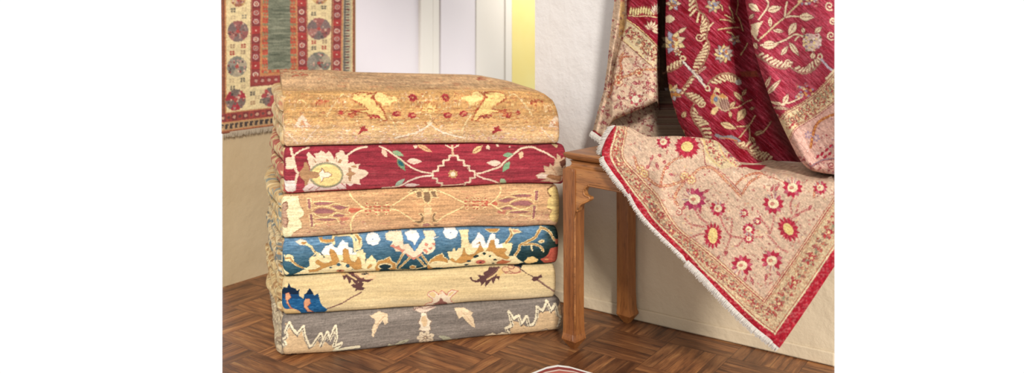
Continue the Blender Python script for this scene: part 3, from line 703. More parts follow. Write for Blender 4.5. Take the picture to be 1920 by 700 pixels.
def d_blue():
    c = Cloth(500, 400, 1080, 540, (84, 128, 164))
    A = T(520, 415, 5.835); D = T(700, 415, 5.835); E = T(880, 415, 5.835)
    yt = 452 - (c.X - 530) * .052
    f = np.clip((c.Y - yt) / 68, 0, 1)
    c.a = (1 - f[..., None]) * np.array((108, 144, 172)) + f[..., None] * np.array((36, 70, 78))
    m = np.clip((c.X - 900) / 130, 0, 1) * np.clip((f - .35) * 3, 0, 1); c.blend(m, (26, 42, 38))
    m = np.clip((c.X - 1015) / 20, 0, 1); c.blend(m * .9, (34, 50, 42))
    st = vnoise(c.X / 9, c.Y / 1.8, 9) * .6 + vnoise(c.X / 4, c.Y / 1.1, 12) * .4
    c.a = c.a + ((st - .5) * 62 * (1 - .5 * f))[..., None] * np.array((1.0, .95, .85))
    cr, wh, go, co, dk = (248, 224, 170), (253, 247, 236), (202, 148, 82), (222, 142, 118), (40, 60, 66)
    # left: leaf motifs
    c.poly(A(70, 345, 90, 390, 100, 365, 140, 362, 175, 385, 182, 440, 220, 475, 290, 510, 340, 520, 300, 525, 240, 510, 190, 485, 140, 440, 80, 435), cr)
    c.line(A(85, 405, 140, 405, 165, 440, 210, 480, 280, 515), 2.6, go)
    c.poly(A(55, 540, 90, 545, 130, 575, 115, 590, 70, 600), cr)
    c.poly(A(195, 225, 250, 205, 310, 215, 330, 245, 300, 265, 250, 262), (250, 226, 200)); c.poly(A(260, 235, 310, 225, 320, 250, 270, 260), go)
    c.line(A(320, 255, 370, 280, 400, 330, 440, 365), 4.5, cr); c.line(A(440, 365, 420, 345, 370, 290), 1.2, go)
    # big lotus left centre
    lot = A(180, 590, 300, 530, 350, 490, 345, 410, 370, 390, 420, 385, 440, 355, 480, 345, 500, 310, 525, 270, 560, 265, 600, 245, 620, 280, 655, 295, 670, 265, 690, 240, 720, 205, 745, 240, 770, 235, 780, 285, 830, 300, 820, 350, 850, 340, 895, 325, 940, 310, 945, 345, 965, 350, 960, 400, 975, 420, 1000, 410, 1035, 370, 1055, 410, 1090, 430, 1085, 470, 1120, 530, 1120, 570, 600, 590)
    c.poly(lot, cr)
    mw = (c.Y < 415 + 370 / 5.835) & (c.X > 598) & (c.X < 668) & (np.abs(c.a - np.array(cr)).sum(-1) < 6); c.a = np.where(mw[..., None], np.array(wh), c.a)
    c.line(A(380, 390, 430, 340, 460, 350), 2, cr)
    c.poly(A(415, 440, 445, 420, 480, 445, 520, 465, 560, 455, 595, 430, 565, 330, 580, 300, 620, 315, 665, 395, 680, 440, 720, 430, 715, 320, 735, 295, 780, 315, 790, 400, 810, 440, 850, 450, 880, 395, 900, 400, 920, 470, 930, 530, 860, 545, 800, 500, 740, 455, 680, 440, 640, 480, 560, 500, 490, 530, 440, 560, 350, 570, 340, 540, 420, 530, 480, 500, 420, 470), go)
    for x, y, rx, ry in ((670, 478, 24, 18), (770, 492, 22, 20), (585, 515, 18, 9), (820, 535, 10, 6)): p = A(x, y)[0]; c.ell(p[0], p[1], rx / 5.835, ry / 5.835, (70, 96, 108))
    c.ell(*A(690, 555)[0], 8, 3, (214, 140, 100)); c.ell(*A(690, 556)[0], 3, 1.2, (90, 40, 40))
    c.line(A(470, 345, 515, 395), 1.6, dk); c.line(A(975, 400, 965, 460), 1.3, dk)
    c.poly(A(980, 530, 1000, 490, 1030, 470, 1035, 500, 1000, 530), go)
    # arch over the lotus
    c.vine(A(620, 250, 620, 175, 700, 165, 800, 165, 840, 210, 850, 330), 4.4, cr); c.poly(A(450, 190, 490, 185, 500, 205, 600, 205, 625, 190, 620, 225, 560, 235, 500, 240, 460, 215), go); c.line(A(455, 190, 470, 228, 560, 243, 620, 232), 1.4, cr)
    c.poly(A(820, 150, 880, 145, 925, 190, 930, 260, 915, 310, 860, 325, 850, 250, 870, 205, 830, 165), cr); c.poly(A(850, 155, 890, 165, 915, 205, 900, 270, 885, 200), go)
    c.poly(A(840, 160, 960, 145, 880, 160), cr)
    # rosette
    def ros(cx_, cy_, r):
        for k in range(8): a = k * math.pi / 4; c.ell(cx_ + r * .62 * math.cos(a), cy_ + r * .55 * math.sin(a), r * .42, r * .38, wh)
        c.ell(cx_, cy_, r * .6, r * .55, wh); c.ell(cx_, cy_, 1.2, 1, (110, 140, 170))
    ros(*A(1048, 198)[0], 13); ros(*D(845, 125)[0], 13)
    # centre coral palmette with white diamond
    c.poly(D(130, 140, 180, 120, 310, 110, 330, 250, 380, 240, 450, 330, 520, 230, 570, 180, 545, 110, 660, 105, 690, 150, 650, 180, 680, 220, 660, 260, 680, 290, 650, 330, 600, 360, 560, 355, 540, 330, 480, 390, 440, 410, 360, 350, 330, 370, 300, 330, 240, 330, 230, 290, 180, 270, 215, 220, 140, 200), (250, 224, 188))
    for pts in (D(180, 270, 220, 250, 240, 280, 280, 260, 300, 300, 340, 310, 320, 350, 290, 320), D(345, 350, 390, 365, 430, 400, 480, 380, 530, 335, 530, 360, 480, 400, 440, 425, 390, 400), D(560, 230, 600, 250, 590, 275, 560, 260), D(640, 240, 670, 235, 680, 260, 650, 262), D(540, 310, 570, 300, 600, 330, 580, 355), D(600, 290, 640, 280, 650, 300, 615, 310)): c.poly(pts, co)
    c.poly(D(340, 120, 540, 105, 560, 170, 500, 220, 450, 330, 400, 235, 330, 210), (96, 138, 176))
    c.poly(D(345, 125, 410, 105, 480, 108, 510, 170, 480, 205, 448, 262, 420, 215, 375, 200), wh)
    c.poly(D(640, 180, 720, 165, 660, 195), wh)
    for pts in (D(320, 360, 255, 500), D(400, 400, 290, 520)): c.line(pts, 4.4, cr); c.line(pts, 2.0, go)
    for pts in (D(530, 370, 600, 470), D(480, 400, 570, 500)): c.line(pts, 4.4, cr); c.line(pts, 2.0, go)
    c.ell(*D(435, 512)[0], 6.5, 4.4, cr); c.ell(*D(435, 512)[0], 4.8, 3.2, go)
    c.line(D(250, 545, 370, 550, 470, 540, 580, 500), 2, cr)
    # gold half-rosettes
    for x0, fl in ((150, 1), (720, 1)):
        h = D(x0 - 130, 500 - (x0 > 400) * 20, x0 - 95, 440 - (x0 > 400) * 20, x0 - 40, 430 - (x0 > 400) * 50, x0 + 30, 395 - (x0 > 400) * 45, x0 + 50, 440 - (x0 > 400) * 50, x0 + 95, 470 - (x0 > 400) * 50, x0 + 110, 545 - (x0 > 400) * 30, x0 - 120, 560 - (x0 > 400) * 20)
        c.poly(h, go); c.line(h[:7], 1.6, cr)
        p = D(x0 - 20, 505 - (x0 > 400) * 30)[0]; c.ell(p[0], p[1], 14, 7, cr); c.ell(p[0], p[1] + .5, 11, 4.6, dk)
        p = D(x0 - 20, 545 - (x0 > 400) * 25)[0]; c.ell(p[0], p[1], 10, 2.2, dk)
    # right lotus
    lot2 = D(600, 470, 760, 440, 810, 460, 830, 420, 810, 330, 860, 330, 880, 285, 905, 330, 930, 290, 960, 290, 960, 180, 940, 100, 1045, 95, 1035, 180, 1050, 250, 1100, 200, 1150, 130, 1167, 110) + E(80, 150, 100, 120, 150, 160, 180, 250, 215, 170, 250, 130, 290, 150, 290, 190, 330, 200, 320, 250, 400, 230, 440, 240, 470, 235, 470, 290, 440, 350, 420, 380, 500, 380, 560, 440, 600, 455, 500, 490, 0, 500) + D(960, 510, 640, 520)
    c.poly(lot2, cr)
    mw = (c.Y < 415 + 285 / 5.835) & (c.X > 884) & (c.X < 942) & (np.abs(c.a - np.array(cr)).sum(-1) < 6); c.a = np.where(mw[..., None], np.array(wh), c.a)
    c.poly(D(830, 420, 860, 400, 900, 440, 960, 380, 990, 280, 1010, 350, 1050, 370, 1110, 350, 1167, 240) + E(60, 250, 110, 220, 140, 290, 170, 330, 200, 280, 230, 200, 270, 200, 290, 300, 380, 290, 410, 310, 380, 350, 440, 400, 400, 420, 300, 380, 240, 330, 160, 320, 90, 350, 40, 400) + D(1060, 440, 960, 470, 870, 450), go)
    for x, y, rx, ry in ((70, 385, 30, 16), (160, 352, 20, 16), (222, 382, 10, 12), (280, 423, 22, 10), (265, 470, 16, 7)): p = E(x, y)[0]; c.ell(p[0], p[1], rx / 5.835, ry / 5.835, (34, 52, 50), -.4 if x < 100 else 0)
    for x, y in ((1120, 385), (1048, 440), (1020, 485)): p = D(x, y)[0]; c.ell(p[0], p[1], 4.5, 1.8, dk, -.7 if x > 1100 else 0)
    p = E(125, 452)[0]; c.ell(p[0], p[1], 11, 5.8, (240, 206, 150)); c.ell(p[0], p[1], 9, 4.4, (206, 110, 92)); c.ell(p[0], p[1] + .6, 2.6, 1.6, (80, 36, 36))
    c.poly(E(300, 450, 360, 420, 430, 440, 460, 430, 430, 460, 380, 480, 300, 475), (204, 120, 80))
    c.poly(E(185, 90, 335, 90, 320, 118, 270, 122, 220, 118), go); c.line(E(185, 95, 230, 122, 300, 126, 335, 95), 1.6, cr)
    # right vines
    v = cat(E(400, 240, 440, 190, 470, 150, 460, 100), 4); c.line(v, 5.2, cr); c.line(v, 2.6, go); c.poly(E(455, 95, 540, 92, 585, 125, 530, 135, 480, 150), cr); c.poly(E(480, 100, 545, 105, 550, 120, 490, 125), (226, 168, 130))
    v = cat(E(800, 75, 760, 120, 720, 180, 660, 215, 600, 245, 560, 265, 540, 320, 500, 370), 5); c.line(v, 5.4, cr); c.line(v, 2.8, go)
    v = cat(E(600, 260, 680, 255, 740, 262, 790, 290, 812, 330), 5); c.line(v, 4.6, cr); c.line(v, 2.4, go); c.line(E(680, 265, 690, 325), 3, cr)
    c.poly(E(750, 225, 790, 200, 820, 205, 825, 230, 780, 245), cr); c.poly(E(765, 225, 810, 212, 800, 232), go)
    v = cat(E(790, 80, 840, 90, 890, 130, 920, 190, 960, 230), 5); c.line(v, 5, cr); c.line(v, 2.4, go)
    c.poly(E(930, 195, 990, 190, 992, 240, 950, 260), (196, 112, 84))
    c.poly(E(890, 300, 940, 285, 1000, 282, 998, 400, 960, 460, 860, 475, 820, 465, 780, 425, 830, 400, 870, 360), (188, 92, 72)); c.line(E(900, 330, 880, 390, 830, 430), 1, (160, 66, 52)); c.poly(E(820, 430, 850, 415, 880, 425, 850, 440), (220, 150, 100))
    c.poly(E(600, 445, 640, 400, 700, 390, 760, 425, 740, 455, 670, 475, 620, 470), (238, 200, 132))
    c.edge(.35, (60, 62, 60)); c.fray(1.2, .3); c.weave(.12, .09, 14, 1.3, 0, 45, .06); c.soften(); return c

def d_tan():
    c = Cloth(500, 325, 1080, 465, (212, 166, 120))
    f = np.clip((c.Y - (445 - (c.X - 530) * .045) + 34) / 34, 0, 1); c.blend(f * .6, (216, 178, 146))
    c.blend(np.clip(.3 - np.abs(c.X - 790) / 500, 0, .3), (218, 158, 104))
    c.weave(.13, .08, 34, 1.5, -.03, 51)
    A = T(520, 335, 5.835); D = T(700, 335, 5.835); E = T(880, 335, 5.835)
    ol, mv, br, ye, sal = (248, 220, 158), (166, 108, 104), (142, 112, 82), (250, 234, 184), (206, 128, 104)
    for _ in range(420):
        x, y = R.uniform(560, 1030), R.uniform(345, 445)
        w_ = R.uniform(3, 12); c.line([(x, y), (x + w_, y + R.uniform(-.6, .4))], R.uniform(.7, 1.5), R.choice([(200, 138, 96), (232, 186, 132), (192, 122, 100), (224, 176, 128)]), .5)
    for _ in range(90):
        x = R.choice((R.uniform(580, 700), R.uniform(950, 1030))); y = R.uniform(400, 440)
        c.squig(x, y, 4, [(236, 202, 160), (186, 126, 110), (206, 150, 120)], .9)
    def cross(f, s_, o=0):
        g = lambda *a: f(*a)
        return g
    # yellow end blocks
    c.poly(A(40, 190, 230, 195, 250, 290, 290, 350, 292, 400, 245, 440, 270, 490, 265, 545, 180, 590, 150, 650, 60, 668), ye); c.line(A(230, 195, 250, 290, 290, 350, 292, 400, 245, 440, 270, 490, 265, 545, 180, 600), .9, (166, 120, 76))
    c.poly(A(50, 255, 105, 245, 118, 290, 100, 330, 110, 430, 128, 460, 105, 540, 60, 540, 48, 400), (196, 156, 128)); c.line(A(60, 262, 108, 258, 112, 320, 80, 350), 1.3, (130, 96, 74)); c.line(A(60, 430, 105, 430, 118, 465, 95, 530), 1.3, (130, 96, 74))
    c.poly(E(930, 85, 870, 105, 860, 160, 885, 195, 855, 220, 850, 320, 895, 345, 870, 400, 875, 450, 930, 480, 1000, 500, 1010, 300, 980, 120), (232, 200, 130)); c.line(E(935, 80, 860, 115, 855, 150, 885, 192), 1.8, (96, 72, 50)); c.line(E(850, 325, 898, 345), 1.5, (110, 80, 54)); c.line(E(898, 345, 868, 410, 880, 450), .9, (170, 130, 84))
    # vertical shaft panels and mauve arrows: left and right
    def side(f, g):
        for pts in (g(325, 215, 365, 215, 370, 330, 330, 330), g(345, 380, 385, 380, 400, 535, 365, 535)): c.poly(pts, mv); c.line(pts + [pts[0]], 1.6, ol)
        for pts in (g(390, 265, 500, 250, 620, 262, 560, 280, 430, 285), g(385, 360, 440, 325, 520, 320, 600, 340, 640, 355, 590, 375, 500, 380, 430, 382), g(580, 295, 660, 290, 780, 305, 740, 325, 680, 340, 640, 325), g(600, 400, 660, 385, 740, 395, 700, 415, 620, 415), g(420, 430, 500, 440, 620, 430, 650, 450, 560, 460, 440, 455)): c.poly(pts, mv)
        for pts in (g(390, 265, 430, 245, 620, 250), g(375, 350, 430, 305, 520, 300, 620, 330, 640, 350), g(385, 370, 440, 405, 530, 415, 640, 370), g(560, 290, 640, 270, 740, 300, 790, 290), g(590, 405, 650, 370, 720, 385, 780, 395), g(410, 440, 520, 425, 640, 435, 665, 460, 680, 475), g(410, 500, 470, 490, 540, 475)): c.line(cat(pts, 4), 1.7, ol)
        c.poly(g(770, 350, 800, 320, 880, 325, 930, 335, 880, 365, 800, 375), (204, 110, 84)); c.line(g(790, 300, 765, 350, 800, 385), 1.3, ol); c.poly(g(680, 425, 760, 420, 790, 445, 700, 465), sal)
    side(c, A)
    g = lambda *a: [(1583 - x + 2, y - 15 + (x - 580) * .03) for x, y in A(*a)]
    side(c, g)
    # ogee stems
    for pts in (A(790, 150, 810, 200, 880, 270, 940, 320, 990, 330), A(990, 330, 920, 350, 850, 390, 815, 450, 800, 510, 810, 580)): c.line(cat(pts, 6), 2.9, ol)
    for pts in (E(345, 95, 340, 150, 300, 205, 240, 260, 205, 275), E(205, 275, 250, 285, 300, 320, 350, 350)): c.line(cat(pts, 6), 2.7, ol)
    for pts in (D(200, 300, 260, 260, 340, 210, 400, 175, 450, 165), D(190, 330, 260, 345, 350, 400, 420, 450, 440, 470), D(1020, 280, 940, 240, 860, 195, 760, 150), D(1000, 300, 930, 340, 840, 385, 760, 425, 730, 450)): c.line(cat(pts, 6), 2.3, ol)
    # salmon scroll clusters
    for f, x0, y0 in ((A, 1040, 335), (D, 90, 330), (D, 1080, 270), (E, 110, 270)):
        p = f(x0, y0)[0]
        c.line(cat([(p[0] - 18, p[1] - 3), (p[0] - 9, p[1] - 6), (p[0], p[1] - 2), (p[0] + 10, p[1] - 7), (p[0] + 18, p[1] - 3)], 5), 1.6, ol)
        c.line(cat([(p[0] - 18, p[1] + 3), (p[0] - 8, p[1] + 6), (p[0], p[1] + 3), (p[0] + 9, p[1] + 7), (p[0] + 18, p[1] + 2)], 5), 1.6, ol)
        for dx in (-12, -4, 5, 13):
            for dy in (-4, 3.5): c.ell(p[0] + dx, p[1] + dy, 3.0, 1.7, (198, 104, 82))
        for dx, dy in ((-14, -10), (14, -10), (-13, 10), (13, 10)): c.ell(p[0] + dx * .75, p[1] + dy, 3.2, 2.6, ol); c.ell(p[0] + dx * .75, p[1] + dy, 2.0, 1.6, (190, 96, 78))
    # central brown palmettes
    for pts in (D(470, 145, 530, 140, 540, 205, 480, 212), D(550, 150, 620, 145, 632, 205, 630, 245, 600, 272, 565, 262, 548, 220), D(625, 140, 685, 135, 695, 195, 715, 215, 650, 205), D(380, 158, 440, 130, 490, 118, 500, 135, 450, 148, 420, 160), D(640, 118, 700, 122, 760, 150, 720, 150, 690, 135)): c.poly(pts, br); c.line(pts + [pts[0]], 1.5, ol)
    c.poly(D(500, 118, 620, 115, 600, 145, 560, 148), ol); c.line(D(585, 285, 560, 310, 560, 400, 530, 440), 1.8, ol); c.line(D(600, 285, 630, 310, 632, 400), 1.8, ol)
    c.poly(D(565, 310, 628, 310, 625, 480, 560, 490), (228, 184, 136))
    for pts in (D(500, 385, 535, 380, 555, 420, 550, 470, 520, 500, 480, 495, 440, 465, 490, 470, 520, 450, 525, 415), D(690, 368, 655, 385, 640, 440, 650, 480, 700, 480, 730, 450, 680, 460, 665, 430)): c.poly(pts, br); c.line(pts + [pts[0]], 1.2, ol)
    c.poly(D(545, 495, 600, 485, 635, 500, 610, 535, 550, 538), (190, 136, 120)); c.line(D(520, 540, 545, 500, 590, 485, 640, 505, 650, 540), 1.5, ol)
    for pts in (D(430, 515, 470, 508, 510, 530, 470, 535), D(660, 510, 730, 500, 700, 528, 670, 530)): c.poly(pts, (150, 122, 92))
    c.edge(.45, (150, 92, 66), 60); c.fray(1.6, .4); c.weave(.16, .10, 24, 1.3, -.03, 55, .08); c.soften(); return c

def d_red():
    c = Cloth(500, 250, 1085, 380, (152, 52, 62))
    f = np.clip((c.Y - 312 + (c.X - 530) * .02) / 45, 0, 1); c.blend(f * .4, (190, 84, 92))
    c.weave(.26, .08, 46, 2.2, -.01, 61)
    m = vnoise(c.X / 20, c.Y / .9, 66); c.blend(np.clip((m - .72) * 1.6, 0, .4), (206, 110, 108))
    A = T(520, 255, 5.835); D = T(700, 255, 5.835); E = T(880, 255, 5.835)
    cr, br, ol, gd, gn, pk = (236, 208, 176), (182, 138, 98), (154, 150, 118), (244, 216, 144), (136, 168, 128), (238, 212, 200)
    # left edge
    c.line(A(150, 140, 160, 200, 175, 240, 185, 300, 200, 370, 225, 410, 205, 470, 195, 530, 185, 600), 5.0, cr)
    c.poly(A(88, 235, 180, 235, 190, 300, 190, 350, 160, 370, 95, 365), cr); c.poly(A(75, 510, 120, 490, 190, 495, 195, 600, 170, 625, 80, 615), (240, 222, 206))
    c.line(cat(A(185, 215, 240, 170, 290, 145, 345, 130), 4), 3.2, cr); c.line(cat(A(770, 205, 830, 165, 900, 135, 980, 120), 4), 3.6, cr)
    # great lotus
    lot = A(320, 190, 345, 175, 375, 205, 420, 245, 400, 190, 450, 185, 480, 155, 530, 190, 560, 160, 600, 200, 625, 260, 640, 190, 670, 180, 690, 155, 725, 165, 740, 205, 775, 210, 770, 300, 830, 280, 850, 310, 910, 300, 880, 360, 960, 370, 1000, 410, 960, 450, 900, 480, 910, 540, 840, 525, 800, 560, 745, 520, 755, 590, 640, 600, 300, 630, 280, 590, 330, 520, 360, 360, 330, 260)
    c.poly(lot, cr)
    mm = (c.Y > 255 + 530 / 5.835) & (np.abs(c.a - np.array(cr)).sum(-1) < 6); c.a = np.where(mm[..., None], np.array(pk), c.a)
    for pts in (A(395, 250, 430, 290, 415, 300), A(530, 240, 570, 275, 540, 280), A(680, 250, 705, 265, 690, 300, 660, 290), A(640, 215, 650, 280), A(745, 420, 780, 395, 775, 340, 800, 350, 805, 385, 860, 410, 810, 440, 800, 500, 780, 490, 775, 440), A(800, 330, 850, 320, 870, 345, 830, 345)): c.poly(pts, br) if len(pts) > 2 else c.line(pts, 1.5, br)
    for pts in (A(350, 600, 400, 560), A(420, 605, 470, 565), A(650, 570, 680, 600), A(700, 520, 750, 570)): c.line(pts, 1.2, (206, 120, 110))
    p = A(535, 432)[0]; c.ell(p[0], p[1], 32, 25.2, ol); c.ell(p[0], p[1], 29.4, 22.4, (188, 178, 130)); c.ell(p[0], p[1], 28, 21, gd)
    c.poly(A(240, 400, 290, 340, 290, 290, 320, 285, 345, 330, 350, 385, 440, 400, 470, 430, 440, 465, 350, 470, 330, 540, 300, 560, 300, 500, 250, 460), br)
    c.poly(A(455, 405, 475, 395, 485, 370, 470, 350, 505, 365, 510, 400, 555, 395, 595, 425, 560, 455, 505, 460, 500, 490, 475, 515, 480, 470, 462, 440), (250, 238, 206)); c.line(A(455, 405, 485, 380, 480, 350, 505, 370, 515, 400, 555, 393, 597, 425, 560, 458, 505, 462, 495, 495, 470, 520), 1.1, (176, 124, 84))
    # vine right of the lotus
    c.line(cat(D(70, 115, 150, 150, 220, 200, 280, 240, 340, 290, 420, 345, 510, 385, 580, 400, 640, 410), 5), 3.2, cr)
    c.line(cat(D(100, 580, 220, 570, 310, 548, 380, 500, 480, 455, 560, 440, 640, 432), 5), 3.4, (242, 214, 190))
    L = lambda f, a, w, col, o=None: c.leaf(*f(*a[:2])[0], *f(*a[2:])[0], w, col, None, o)
    L(D, (95, 140, 150, 235), 4.5, (226, 190, 160)); L(D, (205, 165, 335, 215), 4.6, gn, (180, 160, 110)); L(D, (255, 240, 350, 385), 5.5, (120, 150, 110)); L(D, (265, 265, 330, 330), 3.6, (52, 104, 110)); L(D, (360, 270, 535, 280), 5.6, (240, 206, 180)); L(D, (240, 560, 350, 465), 4.6, (168, 184, 160)); L(D, (340, 550, 510, 540), 4, pk)
    L(D, (490, 100, 650, 180), 4.5, (228, 180, 130), (150, 60, 60)); c.poly(D(440, 105, 490, 105, 485, 130, 460, 142, 450, 125), cr)
    # stepped diamond
    ok = [(880, 215), (835, 215), (830, 262), (770, 270), (765, 325), (710, 330), (705, 382), (650, 388), (645, 462), (695, 468), (698, 515), (750, 520), (752, 560)]
    dl = D(*[v for p in ok for v in p]); c.line(dl, 3.6, (240, 212, 180)); c.line([(2 * 850.8 - x, y - (x - 850) * 0) for x, y in dl], 3.6, (240, 212, 180)); c.line(D(750, 550, 900, 545, 990, 535), 2.4, (240, 212, 180))
    p = D(872, 420)[0]; c.rose(p[0], p[1], 10, 8, (214, 176, 120), (236, 204, 160), .55, .9, 0, None, 1); c.ell(p[0], p[1], 7.6, 7, (200, 156, 100)); c.ell(p[0], p[1], 5.2, 4.8, (246, 214, 180))
    c.line(D(872, 205, 868, 160, 868, 110), 4.4, (226, 184, 146)); c.line(D(868, 140, 800, 105), 2.6, cr); c.line(D(868, 140, 940, 105), 2.6, cr)
    # right vines
    c.line(cat(E(85, 415, 160, 400, 240, 370, 330, 340, 380, 290, 440, 240, 520, 175, 580, 135, 690, 122, 760, 150, 840, 185, 910, 230), 5), 3.6, cr)
    c.line(cat(E(85, 435, 160, 470, 240, 490, 300, 515, 350, 540), 5), 3.4, (240, 206, 180))
    L(E, (350, 300, 185, 295), 6, (240, 210, 184)); L(E, (370, 215, 490, 200), 4.6, gn); L(E, (445, 280, 360, 400), 5.5, (138, 176, 132)); L(E, (580, 160, 555, 260), 4.5, (228, 190, 150)); L(E, (335, 480, 415, 530), 5, (170, 190, 150)); L(E, (30, 190, 160, 105), 5, (232, 196, 140), (150, 90, 60))
    L(E, (200, 105, 225, 150), 4, cr); L(E, (300, 105, 340, 115), 2.6, cr); c.ell(*E(450, 122)[0], 2, 1.5, cr)
    c.line(E(-30, 330, 0, 385), 1, cr)
    # right-end palmette
    c.poly(E(730, 440, 770, 410, 830, 400, 815, 325, 870, 340, 880, 300, 920, 330, 930, 260, 915, 215, 950, 250, 955, 190, 990, 215, 1000, 250, 1030, 225, 1075, 260, 1080, 300, 1040, 360, 1020, 500, 960, 530, 880, 510, 780, 505, 850, 480, 760, 475), (214, 178, 142))
    c.poly(E(835, 435, 900, 425, 960, 440, 1020, 430, 1000, 505, 900, 480), (160, 112, 76)); c.poly(E(980, 280, 1050, 240, 1060, 300, 1010, 350), (110, 66, 50)); c.line(E(900, 345, 960, 430), 1, (190, 140, 100)); c.poly(E(740, 438, 800, 412, 860, 430, 840, 470, 770, 470), (232, 206, 184))
    c.poly(E(910, 95, 960, 90, 985, 110, 960, 130), (206, 176, 130))
    c.edge(.35, (110, 40, 44)); c.fray(1.1, .3); c.weave(.14, .09, 26, 1.3, 0, 65, .06); c.soften(); return c

def d_top():
    c = Cloth(500, 100, 1080, 300, (216, 166, 100))
    Y = c.Y
    def band(ya, yb): return np.clip((Y - ya) / (yb - ya), 0, 1)
    c.a[:] = np.array((208, 168, 126)); c.blend(band(160, 176), (208, 160, 102)); c.blend(band(205, 240) * .6, (216, 174, 124)); c.blend(band(232, 262) * .85, (232, 194, 148))
    c.blend(band(262, 276) * .5, (214, 166, 124))
    c.weave(.17, .10, 60, 1.7, .01, 71)
    m = vnoise(c.X / 16, Y / 1.0, 72); c.blend(np.clip((m - .66) * 1.5, 0, .5) * band(175, 190), (236, 184, 104))
    ye, rd, rb, pk, lt = (236, 200, 128), (160, 56, 58), (166, 78, 54), (238, 212, 186), (240, 214, 160)
    # fine all-over tracery
    for _ in range(1500):
        x, y = R.uniform(530, 1052), R.uniform(176, 272)
        col = R.choice([(232, 202, 150), (190, 134, 84), (180, 112, 78), (236, 210, 170)]) if y < 235 else R.choice([(244, 222, 190), (208, 150, 122), (236, 206, 160), (216, 160, 120), (250, 234, 214)])
        k = R.random(); s_ = R.uniform(1.6, 4)
        if k < .4: c.spiral(x, y, s_, R.uniform(.4, .9), R.uniform(0, 6.28), .9, col, R.choice((-1, 1)))
        elif k < .8: a = R.uniform(0, 6.28); c.line([(x, y), (x + s_ * 1.5 * math.cos(a), y + s_ * math.sin(a))], .9, col, .8)
        else: c.ell(x, y, s_ * .5, s_ * .35, col)
    for _ in range(170):
        x, y = R.uniform(530, 990), R.uniform(134, 172); s_ = R.uniform(4, 16)
        c.line([(x, y), (x + s_, y + R.uniform(-1, 1))], R.uniform(.8, 1.8), R.choice([(190, 134, 90), (196, 128, 92), (232, 194, 144), (228, 186, 132)]), .55)
    for _ in range(70):
        x, y = R.uniform(560, 960), R.uniform(136, 168); s_ = R.uniform(3, 9)
        c.line([(x, y), (x + s_, y + s_ * .35 * R.choice((-1, 1)))], 1.2, (236, 202, 152), .8)
    # red touches on the top fold
    for x, y, w_ in ((530, 142, 8), (543, 138, 12), (560, 141, 12), (575, 143, 8), (562, 148, 14), (580, 147, 12), (530, 147, 5), (948, 150, 16), (958, 146, 10), (940, 153, 14)):
        c.line([(x - w_ / 2, y + .8), (x, y - .8), (x + w_ / 2, y + .4)], 2.0, (176, 82, 66), .85)
    D = T(690, 120, 4.374)
    xc = 805.5
    def sym(fn):
        fn(lambda pts: pts); fn(lambda pts: [(2 * xc - x, y) for x, y in pts])
    A = T(520, 120, 4.374)
    def half(M):
        # yellow cloud-bands with red-brown outline
        b = M(A(620, 265, 680, 250, 780, 255) + D(0, 265, 40, 260, 45, 295, 95, 340, 130, 385, 155, 460, 120, 465, 95, 430, 40, 415, 0, 418) + A(740, 400, 690, 395, 640, 385, 700, 375, 740, 370, 700, 335, 650, 315, 615, 300))
        c.poly(b, ye); c.line(b + [b[0]], 1.7, rb)
        b = M(D(45, 290, 80, 245, 130, 250, 150, 275, 250, 285, 245, 310, 190, 320, 180, 345, 130, 350, 95, 320, 60, 305)); c.poly(b, (244, 210, 140)); c.line(b + [b[0]], 1.2, (206, 140, 84))
        c.line(M(D(20, 290, 45, 290, 80, 330, 125, 385, 158, 462)), 2.4, rb)
        c.line(M(D(80, 245, 45, 285)), 2.0, rb)
        for k in range(6): p = M(D(8 + k * 17, 425 + (k % 2) * 12))[0]; c.ell(p[0], p[1], 2.4, 2.2, rd)
        for x, y, r in ((640, 400, 6.5), (600, 420, 5)): p = M(A(x, y))[0]; [c.ell(p[0] + R.uniform(-r, r), p[1] + R.uniform(-r, r) * .9, 2.1, 1.7, R.choice((rd, rb, (200, 120, 80)))) for _ in range(16)]
        p = M(A(522, 398))[0]; c.rose(p[0], p[1], 6, 7, rd, (186, 70, 64), .5)
        p = M(A(700, 540))[0]
        for dx, dy, a in ((-4, -4, .6), (3, -6, 1.2), (7, 1, .2), (0, 3, 2.6), (-6, 7, 2.4)): c.leaf(p[0], p[1], p[0] + dx * 1.5, p[1] + dy * 1.3, 2.6, rd)
        for x, y in ((230, 405), (360, 420), (370, 290)):
            p = M(D(x, y))[0]
            for k in range(6): a = k * 1.05 + x; c.ell(p[0] + 5 * math.cos(a), p[1] + 3.6 * math.sin(a), 3.3, 2.3, (162, 52, 58))
            if y > 400: c.ell(p[0] + 2, p[1] - 1, 3.2, 2.2, (206, 130, 100))
        c.line(cat(M(D(170, 420, 215, 490, 245, 560)), 4), 2.2, lt); c.line(cat(M(A(500, 300, 450, 350, 425, 390, 405, 430)), 4), 1.8, lt)
        c.line(cat(M(A(500, 300, 540, 268, 590, 285)), 4), 1.4, lt); c.line(cat(M(A(140, 340, 190, 300, 250, 340, 240, 360)), 4), 1.6, (238, 204, 140)); c.line(M(A(330, 520, 220, 650)), 1.8, pk); c.line(M(A(80, 560, 170, 660)), 1.8, pk)
        p = M(A(205, 490))[0]
        c.poly([(p[0] - 16, p[1] + 7), (p[0] - 6, p[1] - 12), (p[0] + 1, p[1] - 17), (p[0] + 8, p[1] - 8), (p[0] + 15, p[1] + 7)], (240, 210, 178)); c.poly([(p[0] - 7, p[1] + 4), (p[0], p[1] - 8), (p[0] + 7, p[1] + 4)], (214, 160, 110))
        for k in range(12): c.ell(p[0] + R.uniform(-13, 13), p[1] + R.uniform(-6, 7), 1.6, 1.2, R.choice([pk, (206, 140, 110)]))
        for k in range(14): c.ell(*(M(A(360 + R.uniform(-50, 60), 320 + R.uniform(-18, 20)))[0]), 1.9, 1.5, R.choice((rb, (190, 110, 80))))
